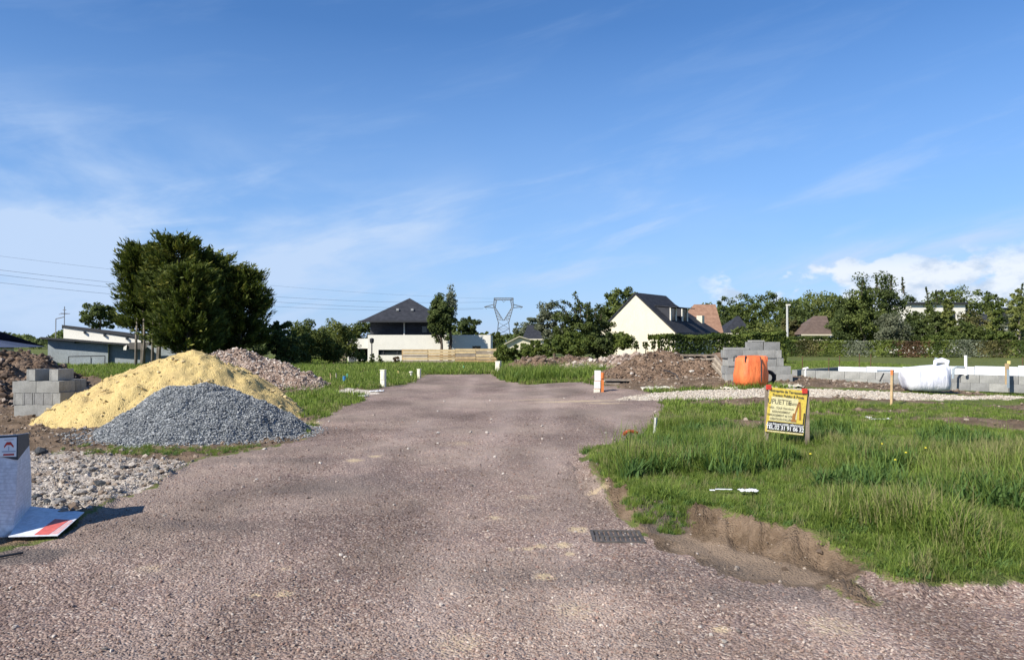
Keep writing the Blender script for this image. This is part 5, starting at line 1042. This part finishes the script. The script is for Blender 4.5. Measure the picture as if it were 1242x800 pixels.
def sheet(name, label, cat, px, py, d, w_, dep, mat, seed, amp=.05, rz=0.0, lift=.01):
    """crumpled sheet with real folds"""
    n, m_ = 26, 10; X_, Y_ = np.meshgrid(np.linspace(-w_ / 2, w_ / 2, n), np.linspace(-dep / 2, dep / 2, m_)); ed = 1 + .35 * vn(X_ * 6 / w_, Y_ * 0, seed); Yr = Y_ * ed; c, s_ = math.cos(rz), math.sin(rz)
    p = P(px, py, d); wx, wy = X_ * c - Yr * s_, X_ * s_ + Yr * c; zz_ = gz((wx + p.x).ravel(), (wy + p.y).ravel()).reshape(X_.shape) + lift + np.abs(vn(X_ * 7 / w_ * 1.6, Y_ * 6 / dep, seed + 2)) * amp
    i = np.arange(m_ - 1)[:, None] * n + np.arange(n - 1)[None, :]; Fc = np.stack([i, i + 1, i + n + 1, i + n], -1).reshape(-1, 4)
    o = link(name, npmesh(name, np.stack([wx.ravel(), wy.ravel(), zz_.ravel()], 1), Fc, 4, None, True), None, mat); o.location = (p.x, p.y, 0); md = o.modifiers.new('thickness', 'SOLIDIFY'); md.thickness = .006; return tag(o, label, cat)
M_TARP = simple('cream_sheet', (.68, .63, .50), .7, .1, 4, bs=.1); M_LIT = simple('white_plastic', (.82, .83, .84), .5, .03, 4, bs=.05)
sheet('dust_sheet', 'crumpled cream sheet on the ground between bag and foundation', 'sheet', 952, 462, 21.2, 1.0, .5, M_TARP, 3, .14)
sheet('cement_bag', 'flattened pale bag on the earth left of the orange bag', 'bag', 884, 462, 21.0, .42, .3, M_TARP, 7, .12)
sheet('pale_sheet', 'long pale sheet lying at the foot of the tallest brown mound', 'sheet', 798, 469, 22.0, .95, .6, M_TARP, 9, .06)
p = G(908, 601); sheet('plastic_scrap', 'crumpled white plastic scrap in the grass below the yellow sign', 'litter', 908, 600, p.y, .17, .10, M_LIT, 11, .035, .2, .05)
p = G(874, 599); sheet('plastic_strip', 'thin white plastic strip left of the crumpled plastic scrap', 'litter', 878, 600, p.y, .16, .022, M_LIT, 13, .004, -.1, .05)
p = G(864, 600); sheet('paper_scrap', 'tiny white scrap at the left end of the plastic strip', 'litter', 864, 599, p.y, .05, .04, M_LIT, 14, .004, -.1, .05)
for lab, px, py, w_, dp in (('white scrap lying on the lawn right of the yellow sign', 1068, 510, .42, .08), ('upright white corner scrap on the lawn right of the yellow sign', 1053, 508, .08, .10), ('white scrap on the grey stones at the mouth of the side track', 457, 475, .45, .3), ('pale scrap just in front of the blue peg', 430, 468, .5, .25), ('pale scrap below the blue peg, at the tip of the grass patch', 441, 481, .3, .2), ('white scrap between the wooden pegs and the rubble mound', 385, 468, .5, .25)):
    p = G(px, py); sheet('plastic_scrap', lab, 'litter', px, py, p.y, w_, dp, M_LIT, px, .08, .1, .02)

# ------------------------------------------------------------------ planks and pallets
def board(T, name, a, b, w_, th, mat):
    a = Vector(a); b = Vector(b); L = (b - a).length; o = MB().box(0, L, -w_ / 2, w_ / 2, -th / 2, th / 2).build(name, mat, T); o.location = a; o.rotation_mode = 'QUATERNION'; o.rotation_quaternion = (b - a).to_track_quat('X', 'Z'); return o
M_OLDW = simple('weathered_wood', (.33, .27, .21), .9, .18, 6, bs=.3); M_OLDL = simple('pale_weathered_wood', (.50, .43, .34), .9, .15, 6, bs=.3)
D = 26; T = thing('plank_pile', 'pile of weathered planks on bearers behind the tallest mound', 'planks', at_(828, 444, D)); o_ = T.location
for k, (x0, y0, x1, y1) in enumerate(((826, 430.5, 868, 430.5), (828, 436, 867, 435), (832, 441.5, 868, 440.5))):
    for j in range(3): board(T, 'plank', P(x0 + j, y0, D + j * .22) - o_, P(x1 - j, y1, D + j * .22) - o_, .2, .055, M_OLDL if (k + j) % 2 else M_OLDW)
for px in (834, 850, 864):
    for y_ in (433, 438.5, 444.5): board(T, 'bearer', P(px, y_, D) - o_ + Vector((0, -.05, 0)), P(px, y_, D) - o_ + Vector((0, .7, 0)), .08, .07, M_OLDW)
T = thing('wooden_pallet', 'wooden pallet leaning down from the plank pile towards the orange bag', 'pallet', at_(868, 431, 25.6)); o_ = T.location
for k in range(5): board(T, 'slat', P(867.5 - k * 1.0, 431 + k * 3.0, 25.6) - o_ + Vector((0, .12 * k * 0, 0)), P(884 - k * 1.0, 452 + k * 2.0, 24.7) - o_, .09, .03, M_OLDL if k % 2 else M_OLDW)
for t_ in (.1, .5, .9): board(T, 'stringer', (P(867.5, 431, 25.75) - o_).lerp(P(884, 452, 24.85) - o_, t_), (P(863.5, 444, 25.75) - o_).lerp(P(880, 461, 24.85) - o_, t_), .08, .08, M_OLDW)
D = 24.3; T = thing('low_plank', 'weathered planks with a dark shade box under them beside the white and orange post', 'planks', at_(733, 466, D)); o_ = T.location
board(T, 'plank', P(732, 460.2, D) - o_, P(765, 460.8, D) - o_, .25, .05, M_OLDW); board(T, 'plank', P(734, 465.2, D - .3) - o_, P(752, 465.2, D - .3) - o_, .2, .05, M_OLDW)
MB().box(.10, .85, .05, .5, -.1, .1).build('plank_shade', M_DARKTRIM, T)  # near-black box standing in for the shade under the planks

# ------------------------------------------------------------------ meter posts and pegs
M_POST = simple('cream_plastic', (.78, .75, .62), .5, .04, 3, bs=.03)
def meter_post(label, px, ytop, ybase, wpx, d=None, slant=True):
    p = G(px, ybase) if d is None else P(px, ybase, d); d = p.y; s = F / d; h = (ybase - ytop) / s; w_ = wpx / s
    T = thing('meter_post', label, 'utility post', (p.x, d, p.z - .02), -.35); MB().box(-w_ / 2, w_ / 2, 0, w_ * .8, 0, h).build('housing', M_POST, T, bevel=.01)
    MB().box(-w_ / 2 - .008, w_ / 2 + .008, -.01, w_ * .8 + .01, h + .002, h + .03).build('cap', M_POST, T); MB().box(-w_ * .36, w_ * .36, -.012, -.003, h * .45, h * .92).build('door', M_POST, T, bevel=.003)
    return T
meter_post('tall cream meter post on the left verge, nearest of the cream posts', 463.5, 448.5, 469, 6)
meter_post('small cream meter post on the left verge further up the road', 507.5, 447.5, 458.5, 4)
meter_post('cream meter post at the right corner of the road end', 603.5, 438, 453, 6.2)
def peg(name, label, px, y0, y1, r, mat, lean=0, cap=None, group='pegs along the verges', sq=False):
    p = G(px, y0); s = F / p.y; h = (y0 - y1) / s; T = thing(name, label, 'peg', (p.x, p.y, p.z - .03)); r = r / s
    MB().tube([(0, 0, 0), (lean / s, 0, h)], r, 4 if sq else 8).build('shaft', mat, T)
    if cap: MB().tube([(lean / s, 0, h), (lean / s, 0, h + .02), (lean / s, 0, h + cap / s), (lean / s, 0, h + cap / s + .02)], [r, r * 2.0, r * 2.0, r * .6], 8).build('cap', mat, T)
    T['group'] = group; return T
M_BLUE = simple('blue_plastic', (.05, .22, .48), .5, .08, 4, bs=0); M_GREENP = simple('green_tip', (.20, .55, .30), .5, .05, 4, bs=0)
peg('wooden_peg', 'leaning yellowish wooden peg, leftmost by the rubble', 402, 464, 451.5, .8, M_WOOD, -1.2, sq=True); peg('wooden_peg', 'grey green wooden peg right of the yellowish one', 408, 463, 451.5, .8, M_OLDL, -.3, sq=True)
peg('pipe_stub', 'thick blue pipe stub with a white foot by the pegs', 417.5, 466, 455, 1.9, M_BLUE); peg('green_peg', 'thin peg with a green top right behind the blue pipe stub', 421.3, 463, 452, .8, M_GREENP, -.2)
peg('leaning_stake', 'pale yellow stake leaning left, between the two cream posts', 485, 456.5, 448.5, 1.0, M_YEL, -2.0, sq=True); peg('marker_post', 'short white marker with a round head left of the small cream post', 498.5, 460, 451.5, 1.2, M_POST, 0, 1.8)
peg('marker_post', 'tiny white marker at the left corner of the road end', 519.5, 450, 447.8, 1.0, M_POST, 0, .9); peg('green_peg', 'green peg in the grass beyond the road end', 561.8, 450, 443, .9, M_GREENP, .6); peg('green_peg', 'faint yellow green peg right of the green one', 573.3, 447.5, 444, .8, M_YEL, .2)
peg('marker_post', 'small white marker with a round head right of the corner post', 617.8, 452, 447.5, 1.0, M_POST, 0, 2.0); peg('white_tube', 'leaning white tube in the verge grass right of the meter box', 667.3, 462, 450.3, .9, M_PVCW, -1.0)
peg('white_tube', 'small white peg by the small brown mound', 690.5, 444, 439.5, .8, M_PVCW, -.4); peg('purple_peg', 'little purple peg at the end of the low planks', 766.3, 461, 453, 1.0, simple('purple', (.25, .2, .42), .6, .1, 4), 0)
peg('survey_peg', 'mottled white peg leaning at the corner of the grass bank', 793.5, 527, 504, 1.9, simple('birch_white', (.62, .62, .58), .8, .3, 18), 2.2, sq=True)
T = peg('wooden_stake', 'wooden stake with an orange painted top on the lawn', 1081.3, 491, 453, 1.9, M_WOOD, 1.0, group='pegs along the verges', sq=True); del T['group']
s = F / T.location.y; MB().tube([(1.0 / s, 0, 38 / s), (1.15 / s, 0, 44 / s)], 2.0 / s, 4).build('painted_top', M_ORANGE, T)
p = G(645, 452); T = thing('meter_box', 'white meter box with a round dial beside the road end', 'meter box', (p.x, p.y, p.z - .03)); s = F / p.y
MB().box(-6.3 / s, 6.3 / s, 0, .25, 0, 8.8 / s).build('housing', M_PVCW, T, bevel=.01); MB().box(-2.2 / s, 2.2 / s, .02, .2, 8.85 / s, 11.5 / s).build('cap', M_PVCW, T); MB().box(-5.2 / s, -2.5 / s, .02, .2, 8.85 / s, 10.6 / s).box(2.5 / s, 5.2 / s, .02, .2, 8.85 / s, 10.6 / s).build('hinge', M_DARKTRIM, T)
V = MB(); V.tube([(-2.2 / s + 2.2 / s * (1 - math.cos(a)) - .04, -.01, 2.6 / s * math.sin(a)) for a in [i * math.pi / 8 for i in range(9)]], .012, 5).build('dial', M_PVC, T)
p = G(725, 475.5); T = thing('striped_post', 'white post with orange side at the entrance to the right lot', 'post', (p.x, p.y, p.z - .03), .0); s = F / p.y; w_ = 7.4 / s
for k, (a, c) in enumerate(((0, 5.2), (5.7, 14.6), (15.1, 27.5))): MB().box(-w_ / 2 - .02 + k * .012, w_ / 2 - .02 + k * .012, 0, .10, a / s, c / s).build('panel', M_PVCW if k else M_POST, T, bevel=.004)
MB().box(w_ / 2 + .012, w_ / 2 + .09, .01, .3, 0, 22 / s).build('side', M_ORANGE, T); MB().tube([(w_ / 2 + .05, .02, 18 / s), (w_ / 2 + .06, .02, 25 / s)], .05, 8).build('knob', M_ORANGE, T)
MB().box(-w_ / 2 - .01, w_ / 2 - .01, .005, .09, 5.22 / s, 5.68 / s).box(-w_ / 2, w_ / 2, .005, .09, 14.62 / s, 15.08 / s).build('band', M_ORANGE, T)
# orange ribbed duct, black hose, iron rod
p = G(764, 531); pts = [Vector((-.10, 0, .0)), Vector((-.08, 0, .04)), Vector((-.01, .02, .065)), Vector((.08, .05, .05)), Vector((.14, .08, .02))]; mb = MB(); P2 = []; Rr = []
for i in range(29):
    t_ = i / 28 * 4; k = min(int(t_), 3); P2.append(tuple(pts[k].lerp(pts[k + 1], t_ - k))); Rr.append(.030 if i % 2 else .025)
o = mb.tube(P2, Rr, 10).build('ribbed_duct', simple('orange_duct', (.42, .07, .025), .6, .1, 5, bs=0), smooth=False); o.location = p + Vector((0, 0, .05)); tag(o, 'short orange ribbed duct end poking from the grass corner', 'duct')
a = P(805, 449, 24.4); o = MB().tube([(0, 0, 0), (.12, -.3, -.02), (.28, -.6, -.12), (.36, -.8, -.35), (.40, -1.0, -.62)], .018, 6).build('black_hose', M_DARKTRIM, smooth=True); o.location = a; tag(o, 'thin black hose arching over the tallest brown mound', 'hose')
a = G(-8, 678.5); b = G(28, 672); rod('iron_rod', 'thin dark rod lying at the bottom left by the dark patch', 'rod', a + Vector((0, 0, .015)), b + Vector((0, 0, .015)), .009, M_DARKTRIM)

# ------------------------------------------------------------------ drain grate
p = G(748, 651); T = thing('drain_grate', 'dark iron drain grate half buried in sandy gravel', 'drain grate', (p.x, p.y, p.z + .001), -.04); M_IRON = simple('cast_iron', (.12, .105, .092), .6, .25, 9, bs=.3)
MB().box(-.21, .21, -.19, -.165, -.02, .012).box(-.21, .21, .165, .19, -.02, .012).box(-.21, -.185, -.165, .165, -.02, .012).box(.185, .21, -.165, .165, -.02, .012).box(-.185, .185, -.012, .012, -.02, .010).build('frame', M_IRON, T)
for r_ in (-1, 1):
    for i in range(9): MB().box(-.160 + i * .04 - .011, -.160 + i * .04 + .011, -.165 if r_ < 0 else .012, -.012 if r_ < 0 else .165, -.02, .008).build('bar', M_IRON, T)
MB().box(-.2, .2, -.18, .18, -.09, -.06).build('sump', M_DARKTRIM, T)

# ------------------------------------------------------------------ yellow sign
def text(T, s, size, x, z_, y, mat, name='lettering', bold=0.0, shear=0.0, align='CENTER', sx=1.0):
    cu = bpy.data.curves.new('lettering', 'FONT'); cu.body = s; cu.size = size; cu.align_x = align; cu.offset = bold; cu.shear = shear
    ob = bpy.data.objects.new('lettering', cu); COL.objects.link(ob); dg = bpy.context.evaluated_depsgraph_get(); me = bpy.data.meshes.new_from_object(ob.evaluated_get(dg)); bpy.data.objects.remove(ob); bpy.data.curves.remove(cu)
    o = link(name, me, T, mat); o.rotation_euler = (R(90), 0, 0); o.location = (x, y, z_); o.scale = (sx, 1, 1); return o
M_SY = simple('sign_yellow', (.78, .58, .10), .5, .03, 3, bs=0); M_SC = simple('sign_cream', (.82, .74, .42), .5, .03, 3, bs=0); M_SB = simple('sign_black', (.025, .025, .03), .5, 0, 3, bs=0); M_SW = simple('sign_white', (.82, .82, .80), .5, 0, 3, bs=0)
M_SG = simple('sign_grey_ink', (.10, .09, .06), .6, 0, 3, bs=0); M_SO = simple('sign_brown_ink', (.38, .17, .05), .6, 0, 3, bs=0); M_RED = simple('red_tip', (.65, .06, .04), .6, .1, 6)
D = 10.4; s = F / D; cpt = P(954, 498.5, D); T = thing('site_sign', 'yellow and black earthworks sign on two stakes in the grass', 'sign', (cpt.x, D, gz1(cpt.x, D)), .0)
cz = cpt.z - T.location.z
W_, H_ = 46.0 / s, 54.0 / s; pan = MB().box(-W_ / 2, W_ / 2, 0, .012, -H_ / 2, H_ / 2).build('panel', M_SY, T); pan.location = (0, 0, cz); pan.rotation_euler = (0, R(6.3), 0)
u = lambda v: (v - .5) * W_
v_ = lambda v: (.5 - v) * H_
MB().box(u(.07), u(.78), -.002, -.0005, v_(.74), v_(.20)).build('pale_field', M_SC, pan); MB().box(u(.04), u(.985), -.003, -.0005, v_(.955), v_(.755)).build('black_band', M_SB, pan)
MB().box(u(.955), u(.985), -.0035, -.0005, v_(.75), v_(.5)).build('black_corner', M_SB, pan)
MB().box(u(.04), u(.985), -.0025, -.0005, v_(.99), v_(.962)).build('pale_edge', M_SC, pan)
text(pan, 'Entreprise de Terrassement', .052, 0, v_(.095), -.004, M_SG, bold=.0012, sx=.86); text(pan, 'Travaux Publics & Privés', .052, 0, v_(.19), -.004, M_SG, bold=.0012, sx=.86)
text(pan, 'UPUETTE', .098, u(.29), v_(.36), -.004, M_SG, bold=.0004, sx=.82); text(pan, 'Sébastien', .062, u(.66), v_(.355), -.004, M_SG, shear=.3, sx=.75)
for i, t_ in enumerate(('VRD - TOUS TRAVAUX', 'ASSAINISSEMENT', 'TERRASSEMENT de COUR', 'CREATION D\'ALLÉE')): text(pan, t_, .040, u(.36), v_(.47 + i * .082), -.004, M_SG, bold=.0006, sx=.85)
text(pan, '4 rue Edouard LOISEL HÉROUVILLE', .040, 0, v_(.825), -.005, M_SW, bold=.001, sx=.85); text(pan, 'TEL.02 31 91 06 32', .078, 0, v_(.925), -.005, M_SW, bold=.002, sx=.86)
ex = MB(); ez_ = -.0055
def strip(pts, w0):
    for a, b in zip(pts, pts[1:]):
        a = Vector((u(a[0]), v_(a[1]))); b = Vector((u(b[0]), v_(b[1]))); n_ = Vector((-(b - a).y, (b - a).x)).normalized() * w0; ex.add([(a.x - n_.x, ez_, a.y - n_.y), (b.x - n_.x, ez_, b.y - n_.y), (b.x + n_.x, ez_, b.y + n_.y), (a.x + n_.x, ez_, a.y + n_.y)], [(0, 1, 2, 3)])
strip([(.72, .60), (.755, .42), (.80, .27)], .010); 
ex2 = ex; strip([(.81, .26), (.845, .42), (.86, .58)], .012)
for a, c, e, g_ in ((.66, .74, .57, .66), (.64, .77, .665, .72), (.67, .72, .53, .565), (.84, .885, .58, .66)): ex.add([(u(a), ez_ - .0006, v_(g_)), (u(c), ez_ - .0006, v_(g_)), (u(c), ez_ - .0006, v_(e)), (u(a), ez_ - .0006, v_(e))], [(0, 1, 2, 3)])
ex.build('excavator_picture', M_SO, pan)
for x_, top, wd in ((-W_ / 2 + .0, .355, .04), (W_ / 2 + .035, .30, .055)):
    MB().box(x_ - wd / 2, x_ + wd / 2, .02, .02 + .045, -.15, cz + top).build('stake', M_OLDW, T)
for x_, z0_, wd in ((-W_ / 2 + .02, cz + .30, .07), (W_ / 2 - .01, cz + .245, .075)): MB().box(x_ - wd / 2, x_ + wd / 2, -.012, .019, z0_, z0_ + .072).build('red_tape', M_RED, T, bevel=.004)

# ------------------------------------------------------------------ folded price board at the left edge
M_BRD = simple('board_white', (.74, .77, .82), .45, .03, 2, bs=0); M_BRD2 = simple('board_charcoal', (.055, .058, .068), .5, .03, 2, bs=0); M_INK = simple('board_ink', (.47, .49, .55), .6, 0, 2, bs=0)
Fp, Rp = P(10, 656.5, 5.98), P(37, 628.5, 6.72); TLp, TRp = P(-36, 530, 6.0), P(33.5, 524.5, 6.62)
T = thing('folded_board', 'folded white site board with a charcoal head and red emblem at the left edge', 'site board', (Fp.x, Fp.y, 0)); o_ = Vector((Fp.x, Fp.y, 0))
LB = P(-40, 648, 5.75)
def bp(uu, vv, off=0.0):                                            # left part faces us, crease at uu = .62, right part folds back
    cb = P(14, 652, 6.08); ctop = P(20.5, 526.5, 6.30)
    if uu < .62: k = uu / .62; lo = LB.lerp(cb, k); hi = TLp.lerp(ctop, k)
    else: k = (uu - .62) / .38; lo = cb.lerp(Rp, k); hi = ctop.lerp(TRp, k)
    n_ = (Vector((.94, -.34, 0)) if uu < .62 else Vector((.93, .38, 0))).normalized(); bow = .012 * math.sin(vv * 3.1)
    return lo.lerp(hi, vv) - o_ + n_ * (off + bow)
us = [0, .2, .4, .62, .75, .88, 1.0]; vs = [i / 10 for i in range(11)]
mb = MB(); nU = len(us)
V = [tuple(bp(a, c)) for c in vs for a in us] + [tuple(bp(a, c) + Vector((.0, .008, 0))) for c in vs for a in us]; nn_ = nU * len(vs)
Fq = [(j * nU + i, j * nU + i + 1, (j + 1) * nU + i + 1, (j + 1) * nU + i) for j in range(10) for i in range(nU - 1)]; Fq += [tuple(k + nn_ for k in f_[::-1]) for f_ in Fq]
rim = [i for i in range(nU)] + [j * nU + nU - 1 for j in range(1, 11)] + [10 * nU + i for i in range(nU - 2, -1, -1)] + [j * nU for j in range(9, 0, -1)]; Fq += [(rim[i], rim[(i + 1) % len(rim)], rim[(i + 1) % len(rim)] + nn_, rim[i] + nn_) for i in range(len(rim))]
board_o = mb.add(V, Fq).build('upright_panel', M_BRD, T)
def patch(name, quads, mat, off):
    mb = MB()
    for u0, u1, a0, a1, b0, b1 in quads:                            # from u0 (v a0..a1) to u1 (v b0..b1)
        n_ = max(2, int((u1 - u0) / .06)); vsn = max(1, int((a1 - a0) / .06))
        for i in range(n_):
            for j in range(vsn):
                q_ = []
                for (du, dv) in ((0, 0), (1, 0), (1, 1), (0, 1)):
                    fu = (i + du) / n_; uu = u0 + (u1 - u0) * fu; lo = a0 + (b0 - a0) * fu; hi = a1 + (b1 - a1) * fu; q_.append(tuple(bp(uu, lo + (hi - lo) * (j + dv) / vsn, off)))
                mb.add(q_, [(0, 1, 2, 3)])
    return mb.build(name, mat, board_o)
patch('head_band', [(0, .62, .86, .995, .745, .995), (.62, 1.0, .745, .995, .86, .995)], M_BRD2, .007)
patch('logo_field', [(.37, .605, .785, .975, .78, .975)], M_SW, .011)
patch('logo_roof', [(.43, .465, .87, .89, .90, .93), (.465, .52, .90, .93, .90, .93), (.52, .56, .90, .93, .87, .89)], M_RED, .014)
patch('logo_strip', [(.42, .57, .795, .812, .795, .812)], M_RED, .014)
patch('logo_line', [(.40, .59, .828, .842, .828, .842), (.43, .56, .948, .957, .948, .957), (.485, .50, .842, .885, .842, .885)], M_INK, .014)
rows = []
for i in range(17):
    v0 = .70 - i * .036; rows.append((.62, .98, v0, v0 + .0035, v0 + .012, v0 + .0155)); rows.append((.36, .62, v0, v0 + .0035, v0, v0 + .0035))
patch('price_lines', [r_ for r_ in rows if r_], M_INK, .008)
# flap on the ground
a, b_, c_, e_ = P(10, 657.5, 5.96), P(37, 629.5, 6.70), P(102, 633, 6.62), P(70, 656, 6.02)
def gl(p, h): return Vector((p.x, p.y, gz1(p.x, p.y) + h)) - o_
qa, qb, qc, qe = gl(a, .045), gl(b_, .075), gl(c_, .055), gl(e_, .03)
def flap(name, pts, mat, off, th=.006):
    n_ = len(pts); MB().add([tuple(p + Vector((0, 0, off + th))) for p in pts] + [tuple(p + Vector((0, 0, off))) for p in pts], [tuple(range(n_)), tuple(range(2 * n_ - 1, n_ - 1, -1))] + [(i, i + n_, (i + 1) % n_ + n_, (i + 1) % n_) for i in range(n_)]).build(name, mat, T)
flap('ground_flap', [qa, qe, qc, qb], M_BRD, 0)
L = lambda k, m_: qa.lerp(qe, k).lerp(qb.lerp(qc, k), m_)
flap('red_print', [L(.50, .03), L(.80, .03), L(.90, .62), L(.62, .62)], simple('board_red', (.66, .14, .11), .5, .05, 3, bs=0), .0065, .001)
flap('grey_print', [L(.82, .04), L(.97, .04), L(.98, .60), L(.92, .62)], simple('board_pink', (.68, .42, .40), .5, .05, 3, bs=0), .0065, .001)

# dandelions in the verge
M_DAN = simple('dandelion', (.80, .66, .05), .7, .05, 20, bs=0)
for i, (px, py, lab) in enumerate([(1122, 572, 'yellow dandelion above the middle of the verge'), (982, 581, 'yellow dandelion just right below the yellow sign'), (1085, 590, 'yellow dandelion in the tall grass at the right'), (1069, 566, 'small yellow dandelion right of the sign'), (1098, 579, 'yellow dandelion between two others at the right')]):
    p = G(px, py); T = thing('dandelion', lab, 'flower', tuple(p), 0, 'dandelions in the verge'); h = .26; MB().tube([(0, 0, 0), (.01, 0, h)], .0018, 4).build('stalk', M_GRASS, T); MB().tube([(.01, 0, h), (.01, 0, h + .008), (.01, 0, h + .016)], [.004, .014, .006], 9).build('flower_head', M_DAN, T)
